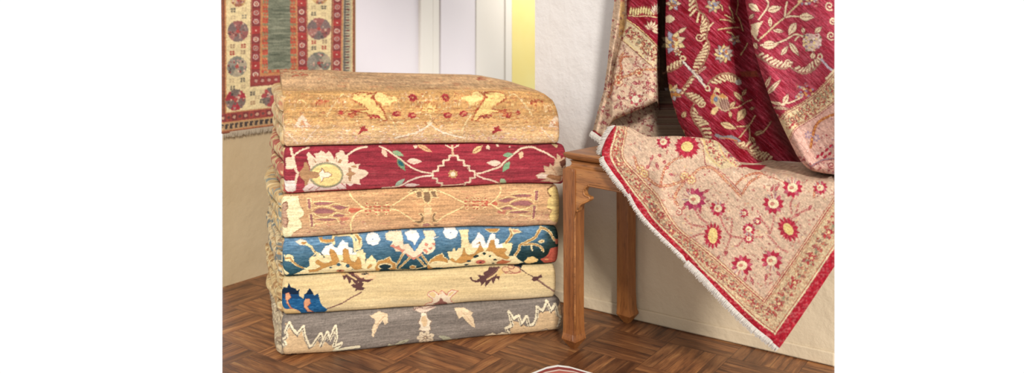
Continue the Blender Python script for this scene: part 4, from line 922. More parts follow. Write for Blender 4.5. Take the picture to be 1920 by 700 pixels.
        c.vine(M(D(520, 480, 470, 520, 400, 560, 300, 590, 220, 610)), 3.2, (244, 222, 190)); c.vine(M(D(400, 500, 420, 540, 380, 590)), 1.8, pk)
        for _ in range(36): x, y = R.uniform(620, 800), R.uniform(255, 270); q = M([(x, y)])[0]; c.squig(q[0], q[1], 4, [(248, 230, 208), (214, 150, 140), (236, 196, 160)], 1)
    sym(half)
    for _ in range(260):
        x, y = R.uniform(620, 985), R.uniform(176, 226); s_ = R.uniform(1.5, 4.5); c.line([(x, y), (x + s_, y + R.uniform(-1.5, 1.5))], R.uniform(.8, 1.4), R.choice([(166, 84, 60), (206, 156, 96), (214, 170, 110), (192, 120, 78), (240, 208, 146)]), .8)
    # centre bud
    p = D(505, 375)[0]
    for k in range(7):
        a = math.pi + k * math.pi / 6; c.leaf(p[0] + 6 * math.cos(a), p[1] + 5 * math.sin(a), p[0] + 17 * math.cos(a), p[1] + 15 * math.sin(a), 3, (238, 196, 120), rb)
    c.ell(p[0], p[1], 9, 7, (240, 208, 140)); c.ell(p[0], p[1] + 1, 6.4, 4.6, (196, 140, 84)); c.ell(p[0], p[1] + 2, 4.4, 3.4, ye)
    c.line(D(505, 410, 520, 455, 490, 490), 2, lt); c.line(D(520, 455, 560, 500), 2, (160, 120, 84))
    c.ell(*D(620, 505)[0], 1, 1, (90, 60, 50))
    c.edge(.4, (160, 96, 60), 50); c.fray(2.4, .5); c.weave(.15, .11, 26, 1.3, 0, 75, .10); c.soften(); return c

# ------------------------------------------------------------------ the stack
FLc = np.array((-.570, 2.004)); FRc = np.array((.1342, 2.187)); FD = (FRc - FLc); FN = np.array((FD[1], -FD[0])) / np.hypot(*FD)
def front(px):
    px = np.asarray(px, float); k = (px - CX) / F
    # ray X = k Z meets the front plane
    Z = (FLc @ FN) / (k * FN[0] + FN[1]); return k * Z, Z
def curve(pts):
    pts = np.array(pts, float)
    def f(x):
        x = np.asarray(x, float); y = np.interp(x, pts[:, 0], pts[:, 1])
        lo = x < pts[0, 0]; hi = x > pts[-1, 0]
        s0 = (pts[1, 1] - pts[0, 1]) / (pts[1, 0] - pts[0, 0]); s1 = (pts[-1, 1] - pts[-2, 1]) / (pts[-1, 0] - pts[-2, 0])
        return np.where(lo, pts[0, 1] + s0 * (x - pts[0, 0]), np.where(hi, pts[-1, 1] + s1 * (x - pts[-1, 0]) * .5, y))
    return f
xs_ = np.linspace(500, 1080, 117)
def smooth(f, n=9):
    y = f(xs_); yp = np.pad(y, n // 2, mode='reflect', reflect_type='odd'); y = np.convolve(yp, np.ones(n) / n, 'valid'); return lambda x: np.interp(x, xs_, y)
seam = [None,
  smooth(curve([(529, 593.5), (610, 590.5), (670, 586), (790, 580), (870, 572), (960, 566), (1038, 561)])),
  smooth(curve([(535, 521.5), (640, 515.5), (790, 511), (930, 500), (1033, 499), (1050, 496)])),
  smooth(curve([(534, 450), (588, 447.5), (640, 443), (720, 435.5), (803, 431), (900, 428), (983, 428), (1026, 424), (1045, 427)])),
  smooth(curve([(545, 366), (640, 361), (720, 356.5), (900, 351), (948, 347), (983, 346), (1041, 348)])),
  smooth(curve([(535, 276.5), (657, 274), (720, 272), (803, 270.5), (900, 269.5), (931, 270.5), (983, 273), (1034, 271.5)]))]
def floor_y(x): X, Z = front(x); return HY + CH * F / Z
floor_f = curve([(529, 671), (575, 668), (640, 665), (760, 656), (900, 640), (1050, 624)])
seam[0] = lambda x: np.minimum(floor_f(x), floor_y(x))
BL = np.array((-.29, .957)); BR = np.array((-.265, .964))
def body(name, c, lo, hi, x0, x1, top=False, depth=.53, R0=.022, dpt=0.0):
    e = np.array([0, .4, .9, 1.6, 2.6, 4, 5.6, 7.5, 9.5])                    # rounded ends, px
    px = np.concatenate([x0 + e, np.arange(x0 + 10.4, x1 - 10.2, .95), (x1 - e)[::-1]])
    X, Z = front(px); ni = len(px)
    dl_ = px - x0; dr_ = x1 - px; rr = 9.5
    def cap(d): t = np.clip(d / rr, 0, 1); return 1 - np.sqrt(np.clip(1 - (1 - t) ** 2.6, 0, 1))
    ins = cap(dl_) + cap(dr_)                                                # 0..1 inset at the ends
    yl, yh = lo(px), hi(px)
    zl = CH - (yl - HY) / F * Z + .0008; zh = CH - (yh - HY) / F * Z - .0008
    if lo is seam[0]: zl = np.maximum(zl, .0008)
    b = BL[None] + (BR - BL)[None] * ((px - 530) / 520)[:, None]
    u = (px - x0) / (x1 - x0)
    rows = []
    zf = np.concatenate([[0, .004, .012, .025], np.linspace(.045, .955, 120 if not top else 96), [.975, .988, .996, 1]])
    if top: zf = zf[:-4]
    und = 1 + .0  # rows from bottom to top of the front face
    for q in zf:
        h = zh - zl
        if top:
            s_ = 2 * min(q, .5) - 1 if q < .5 else 0
            d = R0 * (1 - (1 - abs(s_) ** 4) ** .25)
        else:
            s_ = 2 * q - 1; d = R0 * (1 - (1 - abs(s_) ** 3.4) ** (1 / 2.6))
        # slight belly and slow ripples along the face
        rip = .0025 * np.sin(px / 61 + q * 2 + x0) + .0018 * np.sin(px / 23 + q * 5)
        dd = d + rip + dpt + ins * R0 * .9
        z = zl + h * (q + (.5 - q) * ins * .45)
        rows.append((dd, z, yl + (yh - yl) * q))
    nf = len(rows)
    if top:
        # shoulder, then the long gently rising top, then the drop at the back
        zsh = zh
        shx = np.array([530, 700, 900, 960, 1000, 1030, 1045, 1051]); 
        zbk = np.interp(px, [520, 640, 700, 850, 960, 985, 1005, 1030, 1051], [.690, .688, .680, .672, .666, .662, .655, .636, .60])
        ztp = np.interp(px, [520, 900, 960, 1000, 1030, 1045, 1051], [.664, .657, .654, .650, .641, .624, .604])
        zbk = np.minimum(zbk, ztp + .035)
        for k, t in enumerate(np.linspace(0, 1, 26)[1:]):
            a = t * math.pi / 2
            rows.append((.055 * (1 - math.cos(a)) + rip + ins * R0 * .9 + dpt, zsh + (ztp - zsh) * math.sin(a) - ins * (zh - zl) * .0, yh + (168 - yh) * t))
        for t in np.linspace(0, 1, 60)[1:]:
            zz_ = ztp + (zbk - ztp) * t + .004 * np.sin(px / 50 + 3 * t) * t * (1 - t) * 4 + .006 * math.sin(t * math.pi)
            rows.append((.055 + (depth - .075) * t + ins * R0 * .9 * (1 - t), zz_, 168 - 36 * t + 0 * px))
        for t in np.linspace(0, 1, 8)[1:]:
            a = t * math.pi / 2
            rows.append((depth - .02 + .02 * math.sin(a), zbk - .03 * (1 - math.cos(a)), 132 - 3 * t + 0 * px))
        rows.append((depth + 0 * px, zl + .02, 128 + 0 * px)); rows.append((depth - .015 + 0 * px, zl, 128 + 0 * px))
        for t in (.75, .5, .25): rows.append((depth * t + 0 * px, zl, 275 + 0 * px))
    else:
        for t in (.12, .3, .5, .7, .9, .97): rows.append((R0 + (depth - R0) * t + 0 * px, zh - (zh - zl) * ins * .22 - (.006 if t > .95 else 0), yh + 1))
        rows.append((depth + 0 * px, (zl + zh) / 2, yh)); 
        for t in (.97, .7, .4, .12): rows.append((R0 + (depth - R0) * t + 0 * px, zl + (zh - zl) * ins * .22 + (.006 if t > .95 else 0), yl - 1))
    nj = len(rows); P = np.empty((nj, ni, 3)); CY = np.empty((nj, ni))
    for j, (d, z, cy_) in enumerate(rows):
        d = d * np.ones(ni); P[j, :, 0] = X + b[:, 0] * d; P[j, :, 1] = Z + b[:, 1] * d; P[j, :, 2] = z; CY[j] = cy_
    if x1 > 1052:   # the end of the wide carpet tucks in further back
        tuck = np.clip((px - 1040) / 24, 0, 1)
        for j, (d, z, cy_) in enumerate(rows): P[j, :, 0] -= tuck * np.clip(d * np.ones(ni) * .14, 0, .03)
    Cc = c.at(np.broadcast_to(px, P.shape[:2]), CY)
    G = Grids(); G.add(P, Cc, closej=True, capi=True)
    return G.build(name, M_carpet)

def tucks(parent, lo, hi, x0, cols, seeds, n=3, reach=.03, d0=.012, dmax=.50):
    """the folded ends of the carpet that show at its left side, one soft roll above another"""
    rs = np.random.RandomState(seeds)
    X0, Z0 = front(x0 + 4); zl = CH - (lo(x0 + 4) - HY) / F * Z0; zh = CH - (hi(x0 + 4) - HY) / F * Z0
    aw = FD / np.hypot(*FD); cols = [np.array(q, float) for q in cols]
    H = (zh - zl - .004) / n; tabs = []
    for k in range(n):
        nd, nc = 70, 30
        dd = np.linspace(d0 + .012 * rs.rand(), dmax - .02 * rs.rand(), nd); zc = zl + .0015 + H * (k + .5)
        ph = rs.rand(3) * 6
        out = (reach * (.45 + .65 * rs.rand()) + .008) * (.30 + .65 * np.clip((dd - d0) / .2, 0, 1)) + .004 * np.sin(dd * 13 + ph[0]) + .0015 * np.sin(dd * 34 + ph[1])
        out = np.clip(out, .001, None)
        out *= np.sqrt(np.clip((dd - dd[0]) / .012, .05, 1)) 
        wz = 0
        tilt = 0
        hh = H * .5 * (.88)
        P = np.empty((nc, nd, 3)); inn = .012
        for j in range(nc):
            a = 2 * math.pi * j / nc; ca, sa = math.cos(a), math.sin(a)
            ex = np.sign(ca) * abs(ca) ** .8; ez = np.sign(sa) * abs(sa) ** .7
            u_ = -(out) * (ex if ex > 0 else 0) + inn * (-ex if ex < 0 else 0)
            z = zc + ez * hh + 0 * dd
            P[j, :, 0] = X0 + BL[0] * dd + aw[0] * (u_ - .004); P[j, :, 1] = Z0 + BL[1] * dd + aw[1] * (u_ - .004); P[j, :, 2] = z
        U_ = np.broadcast_to(dd * 420, (nc, nd)); V_ = np.broadcast_to(np.arange(nc)[:, None] * 2.4, (nc, nd))
        C = np.empty((nc, nd, 3)); C[:] = cols[0]
        n1 = vnoise(U_ / 9, V_ / 7, seeds * 7 + k); n2 = vnoise(U_ / 5, V_ / 5, seeds * 13 + k + 40); n3 = vnoise(U_ / 2, V_ / 9, seeds + k)
        for m_, c_ in ((n1 > .62, (cols[0] * .4 + cols[1] * .6)), (n2 > .74, cols[2]), (n1 < .18, (cols[0] * .4 + cols[3] * .6))): C[m_] = c_
        C = C * (.82 + .3 * n3[..., None])
        G = Grids(); G.add(P, lin(np.clip(C, 0, 255)), closej=True, capi=True)
        G.build('folded_layer', M_carpet, parent)
grp = 'folded carpets in the stack'
spec = [
 ('grey', d_grey, 0, 1, 528, 1056, 'folded grey carpet with jagged cream leaves, lying on the floor under the stack', [(206, 184, 148), (150, 128, 108), (232, 214, 178), (120, 96, 80)], .020, 4),
 ('cream', d_cream, 1, 2, 529, 1045, 'folded plain cream carpet with brown palmettes and a navy leaf at its left', [(216, 184, 130), (160, 112, 70), (232, 210, 160), (120, 86, 56)], .034, 3),
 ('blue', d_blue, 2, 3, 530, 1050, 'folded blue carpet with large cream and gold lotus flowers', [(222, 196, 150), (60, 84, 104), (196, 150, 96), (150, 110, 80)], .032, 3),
 ('tan', d_tan, 3, 4, 528, 1051, 'folded tan carpet with pale yellow blocks at both ends', [(222, 188, 132), (116, 140, 150), (206, 160, 110), (236, 214, 170)], .030, 3),
 ('red', d_red, 4, 5, 532, 1064, 'folded crimson carpet with a stepped diamond and vine leaves', [(214, 184, 134), (164, 56, 60), (190, 96, 80), (232, 206, 160)], .024, 3)]
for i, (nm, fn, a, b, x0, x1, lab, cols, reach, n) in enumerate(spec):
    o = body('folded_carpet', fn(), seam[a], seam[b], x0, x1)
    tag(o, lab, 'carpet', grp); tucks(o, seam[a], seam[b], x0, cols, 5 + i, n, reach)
shoulder = curve([(528, 196), (960, 197), (1010, 201), (1036, 212), (1051, 238)])
o = body('folded_carpet', d_top(), seam[5], shoulder, 531, 1051.5, top=True)
tag(o, 'folded golden tan carpet with small red flowers on top of the stack', 'carpet', grp)
tucks(o, seam[5], curve([(520, 178), (1051, 178)]), 531, [(226, 194, 142), (206, 150, 104), (236, 212, 170), (186, 100, 80)], 33, 3, .022)
# ------------------------------------------------------------------ the big carpet thrown over the bench
PINK, BORD, CRIM, CREAM, ORG = (222, 190, 160), (226, 202, 160), (158, 44, 60), (240, 216, 168), (222, 132, 70)
RD, DR, LV, BE = (186, 44, 64), (140, 34, 52), (168, 140, 160), (236, 206, 180)
def arcpts(cx_, cy_, r, a0, a1, n=8): return [(cx_ + r * math.cos(a0 + (a1 - a0) * i / n), cy_ + r * math.sin(a0 + (a1 - a0) * i / n)) for i in range(n + 1)]
def d_corner():
    c = Cloth(1105, 190, 1590, 672, PINK, 2.6)
    P1 = T(1110, 230, 5); P2 = T(1340, 230, 5); P3 = T(1170, 350, 5); P4 = T(1370, 350, 5); P5 = T(1280, 480, 3.887); P6 = T(1400, 440, 3.182)
    hatch = vnoise((c.X + c.Y) / 12, (c.X - c.Y * .95) / 1.3, 5); c.blend(np.clip(hatch - .35, 0, 1) * .55, (238, 204, 176)); hatch = vnoise((c.X + c.Y) / 5, (c.X - c.Y * .95) / 1.1, 15); c.blend(np.clip(hatch - .6, 0, 1) * .9, (196, 132, 118))
    inner = [(1172, 236), (1168, 262), (1164, 285), (1170, 304), (1196, 332), (1230, 368), (1240, 386), (1256, 412), (1274, 434), (1310, 462), (1342, 488), (1388, 529), (1433, 567.5)]
    inr = [(1433, 567.5), (1491, 485), (1564, 376), (1600, 325)]
    band_in = [(1156, 238), (1148, 266), (1143, 286), (1148, 306), (1164, 330), (1190, 366), (1208, 388), (1226, 414), (1270, 458), (1298, 486), (1318, 508), (1352, 539), (1383, 570), (1419, 603.5), (1453, 628)]
    band_r = [(1453, 628), (1510, 548), (1563, 468), (1600, 415)]
    outer = [(1140, 225), (1133, 262), (1120, 288), (1128, 310), (1150, 340), (1175, 372), (1205, 408), (1250, 460), (1288, 497), (1357, 566), (1408, 618), (1466, 668)]
    # border band
    c.poly(inner + inr + [(1600, 420)] + band_r[::-1] + band_in[::-1], BORD)
    hb = vnoise((c.X + c.Y) / 3, (c.X - c.Y) / 1.4, 25)
    mb = np.abs(c.a - np.array(BORD)).sum(-1) < 2; c.a = np.where((mb & (hb > .62))[..., None], np.array((206, 160, 122)), c.a)
    mid = [((a[0] + b[0]) / 2, (a[1] + b[1]) / 2) for a, b in zip(cat(inner, 4)[::4], cat(band_in, 4)[::4])][:13]
    mid = [(1163, 240), (1157, 268), (1154, 290), (1160, 308), (1180, 332), (1210, 368), (1226, 394), (1246, 420), (1272, 446), (1304, 474), (1330, 498), (1370, 534), (1408, 566), (1441, 596)]
    midr = [(1441, 596), (1500, 516), (1563, 422), (1600, 368)]
    bc = [(190, 62, 66), (180, 46, 60), (186, 60, 66), (206, 110, 86), (170, 166, 132), (240, 216, 160), (160, 90, 92), (150, 144, 116)]
    c.busy(mid, 7, bc, 5.2, 4.6, 1.1); c.busy(midr, 9, bc, 5.0, 5.2, 1.15)
    for k, p in enumerate(cat(mid, 2)[3::3]):
        c.rose(p[0], p[1], 5.6, 6, (192, 56, 66), (238, 212, 150), .42)
        c.line(arcpts(p[0] + 7, p[1] + 7, 5, 2.4, 4.8), 1.2, (190, 110, 86))
    for k, p in enumerate(cat(midr, 6)[2::3]):
        c.rose(p[0], p[1], 7, 7, (188, 48, 62), (240, 214, 160), .42); c.leaf(p[0] + 6, p[1] - 8, p[0] + 11, p[1] - 15, 2.4, (160, 158, 122)); c.leaf(p[0] - 6, p[1] + 5, p[0] - 9, p[1] + 12, 2, (196, 70, 74))
    # guard lines
    def off(pts, d):
        out = []
        for i, p in enumerate(pts):
            a, b = pts[max(0, i - 1)], pts[min(len(pts) - 1, i + 1)]; L = math.dist(a, b); out.append((p[0] - (b[1] - a[1]) / L * d, p[1] + (b[0] - a[0]) / L * d))
        return out
    ci = cat(inner, 5); cb = cat(band_in, 5)
    for d, w_, col in ((0, 1.3, (176, 56, 62)), (3.4, .9, (206, 150, 110)), (-4.2, 1.0, (200, 120, 84)), (-2, 1.7, (240, 212, 160))): c.line(off(ci, d), w_, col)
    for d, w_, col in ((0, 1.5, (180, 54, 62)), (3.6, 1.2, (206, 150, 112)), (-3.6, 1.0, (196, 90, 76)), (-1.8, 1.6, (240, 216, 170))): c.line(off(inr, d), w_, col)
    for d, w_, col in ((-2.0, 2.4, (240, 220, 176)), (-4.4, 1.0, (196, 86, 70))): c.line(off(cb, d), w_, col); c.line(off(band_r, d), w_, col)
    # crimson selvedge
    c.poly(cb + band_r + [(1600, 600), (1466, 672)] + outer[::-1], (192, 40, 56))
    ms = np.abs(c.a - np.array((192, 40, 56))).sum(-1) < 3; n_ = vnoise(c.X / 3.5, c.Y / 2.2, 33); c.a = np.where((ms & (n_ > .66))[..., None], np.array((206, 92, 96)), c.a); c.a = np.where((ms & (n_ < .3))[..., None], np.array((172, 28, 46)), c.a)
    # ---- field: vines first
    og = (216, 128, 84)
    def dv(pts, w_=3.2):
        p = cat(pts, 6); c.line(p, w_ + 1.8, (180, 76, 64)); c.line(p, w_, (240, 208, 164))
        for i in range(0, len(p) - 1, 2): c.line([p[i], p[i + 1]], 1.5, og)
    dv(P1(400, 330, 430, 420, 500, 500, 580, 570, 640, 600)); dv(P1(640, 600, 760, 580, 870, 535, 940, 490, 1010, 430, 1090, 420)); dv(P1(640, 600, 660, 500, 690, 420, 770, 350, 850, 320), 2.4)
    dv(P1(780, 700, 800, 640, 860, 560)); dv(P3(510, 20, 485, 70, 475, 120, 500, 170)); c.spiral(*P3(510, 240)[0], 8, 1.3, 4.8, 1.6, (196, 90, 84)); c.spiral(*P3(510, 240)[0], 5.5, 1.2, 4.8, 1.2, (244, 222, 190))
    c.line(cat(P1(1000, 150, 1040, 220, 1050, 300, 1060, 380, 1090, 415), 5), 1.3, (150, 60, 60)); c.line(cat(P1(1020, 150, 1055, 220, 1066, 300, 1078, 370), 5), 2, (238, 206, 150))
    dv(P2(-60, 410, 10, 450, 60, 500, 120, 560, 190, 630, 240, 690), 3.0); c.line(cat(P2(20, 430, 100, 500, 180, 580, 250, 660), 4), 1.1, (170, 60, 60))
    dv(P2(260, 670, 290, 610, 340, 550, 430, 500), 2.4); dv(P2(200, 580, 260, 520, 350, 480, 440, 470), 2.0)
    c.line(cat(P2(440, 480, 560, 520, 640, 560, 700, 640), 4), 1.3, (206, 110, 80)); dv(P2(970, 570, 940, 620, 930, 700), 2.2)
    for pts in (P3(680, 240, 720, 300, 790, 350), P3(900, 280, 930, 360, 980, 440, 1010, 465), P3(1000, 470, 975, 540, 930, 640), P3(1010, 470, 1090, 480, 1150, 500), P3(1010, 300, 1010, 380, 1000, 440), P4(370, 440, 400, 330, 400, 270), P4(350, 460, 400, 510, 460, 580, 530, 610), P4(60, 560, 120, 500, 200, 480, 300, 470), P4(250, 230, 290, 310, 350, 390, 360, 440), P4(570, 250, 560, 160, 590, 100), P4(600, 280, 660, 240, 730, 210), P4(540, 310, 600, 270, 640, 150), P3(570, 300, 620, 350, 700, 370, 760, 375), P3(620, 480, 700, 450, 770, 440)):
        p = cat(pts, 6); c.line(p, 3.2, (196, 92, 92)); c.line(p, 1.7, (242, 214, 184))
        for i in range(0, len(p) - 1, 2): c.line([p[i], p[i + 1]], 1.0, (180, 60, 74))
    for f, a in ((P1, (865, 500)), (P1, (930, 540)), (P1, (450, 440)), (P1, (490, 480))): x, y = f(*a)[0]; c.rose(x, y, 8.5, 7, (240, 208, 140), (206, 120, 80), .4); c.ell(x, y, 2.2, 2.2, (240, 214, 170)); c.line(arcpts(x, y, 8.5, 0, 6.3, 16), .9, (206, 100, 80))
    # small filler figures over the field
    inside = lambda x, y: (y < np.interp(x, [p[0] for p in ci], [p[1] for p in ci]) - 7) and (y < np.interp(x, [p[0] for p in inr], [p[1] for p in inr]) - 8 if x > 1433 else True) and x > 1182
    for _ in range(620):
        x, y = R.uniform(1180, 1566), R.uniform(262, 560)
        if inside(x, y): c.squig(x, y, R.uniform(2.5, 5.5), [(206, 124, 112), (206, 142, 122), (186, 80, 88), (244, 224, 196), (198, 168, 150), (176, 130, 120), (240, 206, 150)], R.uniform(.8, 1.1))
    # flowers
    def sun(x, y, rx, ry, cx2, cy2, ang=0, n=12):
        c.rose(x, y, rx, n, (182, 46, 66), (182, 46, 66), .62, ry / rx, ang, None, 1.0); c.rose(x, y, rx * .93, n, (200, 66, 82), (176, 40, 60), .5, ry / rx, ang + .26, None, .5); c.ell(x, y, cx2, cy2, (242, 212, 140), ang)
        for k in range(10): a = R.uniform(0, 6.28); c.ell(x + cx2 * .6 * math.cos(a), y + cy2 * .6 * math.sin(a), 1.1, 1.1, (230, 186, 110))
    sun(1288, 275, 25, 23, 11.5, 9.5); sun(1336.5, 442, 18, 27, 9, 15, 0, 13); sun(1478, 430, 27, 19, 12.5, 8, .95, 13)
    def blossom(x, y, r, ang=0, col=(184, 48, 70)):
        for k in range(9):
            a = ang + (k - 4) * .55; c.leaf(x + r * .35 * math.cos(a), y + r * .35 * math.sin(a), x + r * math.cos(a), y + r * math.sin(a), r * .2, col if k % 3 else (200, 96, 112))
        c.ell(x, y, r * .48, r * .42, (244, 222, 180)); c.ell(x - r * .1, y, r * .2, r * .16, (214, 140, 120))
        for k in range(5): a = ang + math.pi + (k - 2) * .4; c.line([(x + r * .5 * math.cos(a), y + r * .5 * math.sin(a)), (x + r * .95 * math.cos(a), y + r * .95 * math.sin(a))], 1.3, LV if k % 2 else col)
    blossom(1346, 391, 16, 1.6); blossom(1450, 382, 21, 1.4); blossom(1486, 352, 20, 1.5); blossom(1302, 374, 23, .4, (176, 60, 92)); blossom(1391, 498, 21, -1.2); blossom(1447, 489, 21, -1.4); blossom(1404, 430, 13, -1.5); blossom(1395, 400, 9, 0); blossom(1244, 266, 14, 1.2); blossom(1404, 448, 10, 1.6); blossom(1538, 352, 14, 1.0); blossom(1420, 415, 8, .3)
    for x, y, a, L in ((1224, 290, 1.9, 15), (1230, 303, 1.3, 17), (1218, 308, 2.2, 12), (1234, 288, .9, 10), (1254, 326, .4, 10), (1249, 318, -1.0, 9), (1248, 300, 2.0, 9), (1318, 362, -.5, 15), (1292, 362, -2.0, 12), (1286, 386, 2.4, 12), (1310, 390, 1.2, 12), (1516, 394, -1.0, 12), (1500, 400, 2.6, 12), (1408, 520, 1.3, 16), (1398, 517, 1.7, 14), (1438, 512, 1.8, 18), (1456, 508, 1.0, 14), (1350, 478, 2.2, 12), (1364, 470, 2.0, 12), (1444, 360, -1.1, 14), (1452, 358, -.9, 14)):
        c.leaf(x, y, x + L * math.cos(a), y + L * math.sin(a), 2.6, (184, 54, 72), None, (236, 200, 180))
    # the border crosses the fold at the back
    c.poly([(1312, 240), (1332, 240), (1344, 262), (1356, 290), (1376, 312), (1352, 318), (1330, 306), (1320, 285)], (226, 200, 158)); c.busy([(1328, 258), (1336, 284), (1356, 306)], 5, bc, 5, 4.6)
    for d in (0, 20): c.line(cat([(1318 + d * 1.35, 256), (1324 + d * 1.35, 280), (1334 + d * 1.35, 298), (1350 + d * 1.5, 312)], 4), 1.4, (236, 196, 120)); 
    c.poly([(1356, 262), (1390, 262), (1412, 312), (1384, 314), (1366, 296)], (176, 40, 58))
    for x, y in ((1366, 284), (1374, 298), (1384, 306)): blossom(x, y, 8, R.uniform(0, 6), (222, 196, 150))
    # far strip along the top of the bench
    for _ in range(60): x = R.uniform(1380, 1566); c.squig(x, R.uniform(200, 330), 4, [(176, 70, 76), (160, 150, 140), (226, 190, 160)], 1)
    c.poly([(1110, 190), (1590, 190), (1590, 205), (1110, 205)], (170, 130, 110))
    c.edge(.35, (150, 84, 74), 60); c.fray(.7, .7); c.weave(.10, .12, 12, 1.2, .8, 85, .12); c.soften(); return c

def d_curtain():
    c = Cloth(1085, -125, 1590, 345, CRIM, 2.6)
    P7 = T(1110, 0, 5.387); P8 = T(1100, 120, 4.376); P9 = T(1230, 0, 4.668); P10 = T(1240, 130, 4.376)
    leftc = c.X < 1244
    # --- left hanging part
    h = vnoise((c.X + c.Y) / 12, (c.X - c.Y) / 1.3, 5)
    c.a = np.where(leftc[..., None], np.array(PINK) + (h[..., None] - .5) * 40, c.a)
    l1 = P7(350, 200, 420, 245, 500, 310, 580, 385, 640, 450, 700, 510)
    c.poly([(1176, -130), (1244, -130)] + l1[::-1], CRIM)
    c.poly(P7(300, 395, 350, 200, 420, 245, 500, 310, 580, 385, 640, 450, 720, 520, 720, 760, 620, 660, 500, 550, 400, 470), BORD)
    c.busy(P7(330, 300, 430, 380, 530, 470, 640, 570), 9, [(186, 56, 66), (176, 52, 60), (160, 156, 120), (240, 214, 160), (206, 140, 100)], 5, 5.5, 1.2)
    c.poly([(1168, -130), (1176, -130), (1170, 60), (1160, 70)], (222, 180, 120))
    c.line(cat(l1, 4), 2.8, (236, 204, 140)); c.line([(x + .6, y + 2) for x, y in cat(l1, 4)], 1, (130, 60, 50))
    l2 = cat(P7(295, 390, 370, 450, 460, 530, 540, 600, 640, 690), 4); c.line(l2, 2.6, (240, 214, 156)); c.line([(x - .5, y + 2) for x, y in l2], 1, (140, 60, 52))
    for k in range(11): x, y = P7(385 + k * 26, 110 + 10 * math.sin(k))[0]; c.leaf(x, y + 8, x + 2, y - 9, 2.9, (242, 222, 158), (170, 120, 80))
    c.line(P7(370, 155, 450, 165, 560, 160, 660, 175), 2, (236, 206, 150))
    for a in range(7): x, y = P7(600, 300)[0]; c.leaf(x, y, x + 17 * math.cos(a * .5 - 2.6), y + 19 * math.sin(a * .5 - 2.6), 3, (240, 218, 180), (190, 110, 100))
    for a in range(6): x, y = P7(650, 110)[0]; c.leaf(x, y + 6, x + 13 * math.cos(a * .5 - 2.9), y + 17 * math.sin(a * .5 - 2.9), 2.6, (240, 224, 196), (190, 110, 100))
    for y in (-20, -60, -100):
        for x in (1190, 1215, 1236): c.rose(x, y, 9, 7, (238, 212, 160), (200, 120, 90), .4)
    def ov(pts, w_=3.0):
        p = cat(pts, 6); c.line(p, w_ + 1.4, (186, 84, 70)); c.line(p, w_, (238, 200, 150)); [c.line([p[i], p[i + 1]], 1.5, (214, 112, 70)) for i in range(0, len(p) - 1, 2)]
    for _ in range(380):
        x, y = R.uniform(1112, 1243), R.uniform(95, 262); c.squig(x, y, R.uniform(3, 5.5), [(190, 84, 90), (206, 130, 116), (178, 60, 78), (240, 216, 190), (190, 160, 140)], 1)
    for _ in range(70):
        x, y = R.uniform(1140, 1178), R.uniform(-120, 160); c.squig(x, y, R.uniform(3, 5), [(186, 70, 80), (200, 120, 104), (178, 150, 130)], 1)
    ov(P8(260, 120, 350, 90, 440, 50, 550, 45, 620, 50)); ov(P8(260, 120, 210, 170, 200, 230, 170, 275), 2.2); ov(P8(270, 110, 280, 40, 270, -40, 300, -90)); ov(P7(300, 700, 290, 620, 320, 575, 390, 570), 2)
    for x, y in ((262, 152), (255, 108), (430, 75)): q = P8(x, y)[0]; c.rose(q[0], q[1], 8, 7, (240, 208, 160), (206, 110, 80), .4); c.line(arcpts(*q, 8, 0, 6.3, 14), .9, (200, 90, 76))
    q = P8(400, 290)[0]; c.rose(q[0], q[1], 13, 6, (196, 84, 94), (244, 226, 196), .55)
    for x, y, a in ((500, 130, 1.6), (520, 200, .6), (370, 150, .2), (250, 250, 1.0), (150, 400, .6), (220, 370, -.8), (120, 470, .5)): q = P8(x, y)[0]; c.leaf(q[0], q[1], q[0] + 14 * math.cos(a), q[1] + 14 * math.sin(a), 2.8, (190, 66, 84), None, (236, 200, 180))
    c.poly(P8(20, 560, 60, 540, 130, 590, 200, 640, 200, 760, 0, 760), (182, 44, 62)); c.line(P8(60, 538, 135, 590), 1.8, (238, 210, 160))
    # hollow shade painted brown: left of the middle fold and behind the near one
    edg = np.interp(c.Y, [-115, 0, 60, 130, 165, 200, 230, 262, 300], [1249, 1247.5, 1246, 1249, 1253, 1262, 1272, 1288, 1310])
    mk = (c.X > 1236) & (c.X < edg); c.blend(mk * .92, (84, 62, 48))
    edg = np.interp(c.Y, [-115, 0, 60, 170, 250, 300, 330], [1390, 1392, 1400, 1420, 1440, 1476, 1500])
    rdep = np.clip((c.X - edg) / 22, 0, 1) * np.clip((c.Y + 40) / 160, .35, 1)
    # --- red field
    hr = vnoise((c.X * .75 + c.Y * .66) / 16, (c.X * .66 - c.Y * .75) / .95, 45); redm = np.abs(c.a - np.array(CRIM)).sum(-1) < 2
    c.a = np.where(redm[..., None], np.array((156, 40, 56)) + np.clip(hr - .5, -.3, .5)[..., None] * np.array((90, 100, 100)), c.a)
    cl, lo = (234, 208, 162), (150, 110, 90)
    def acan(pts, side, size=11): c.feather(pts, side, size, cl, (150, 70, 60), (150, 96, 60), 6.6)
    acan(P9(330, -60, 350, 20, 370, 90, 430, 140, 460, 210, 445, 290, 440, 330), 1, 17); acan(P9(440, 330, 465, 400, 450, 480, 410, 560, 350, 650), 1, 15)
    c.spiral(*P9(380, 325)[0], 9, 1.3, 0, 2.4, cl); c.line(cat(P9(500, 200, 470, 230, 460, 260), 4), 3, cl)
    acan(P9(60, 640, 130, 620, 190, 590, 235, 555), -1, 11); c.line(P9(225, 500, 240, 540, 290, 600, 340, 640, 400, 700), 5, (200, 190, 190)); c.line(P9(225, 500, 240, 540, 290, 600, 340, 640, 400, 700), 2.6, (250, 236, 214)); c.ell(*P9(235, 510)[0], 6.5, 5.5, cl); c.ell(*P9(235, 510)[0], 3, 2.4, CRIM)
    c.line(P9(430, 590, 350, 650, 290, 700), 4, (240, 214, 180)); c.line(P9(430, 590, 350, 650, 290, 700), 1.2, (170, 60, 60))
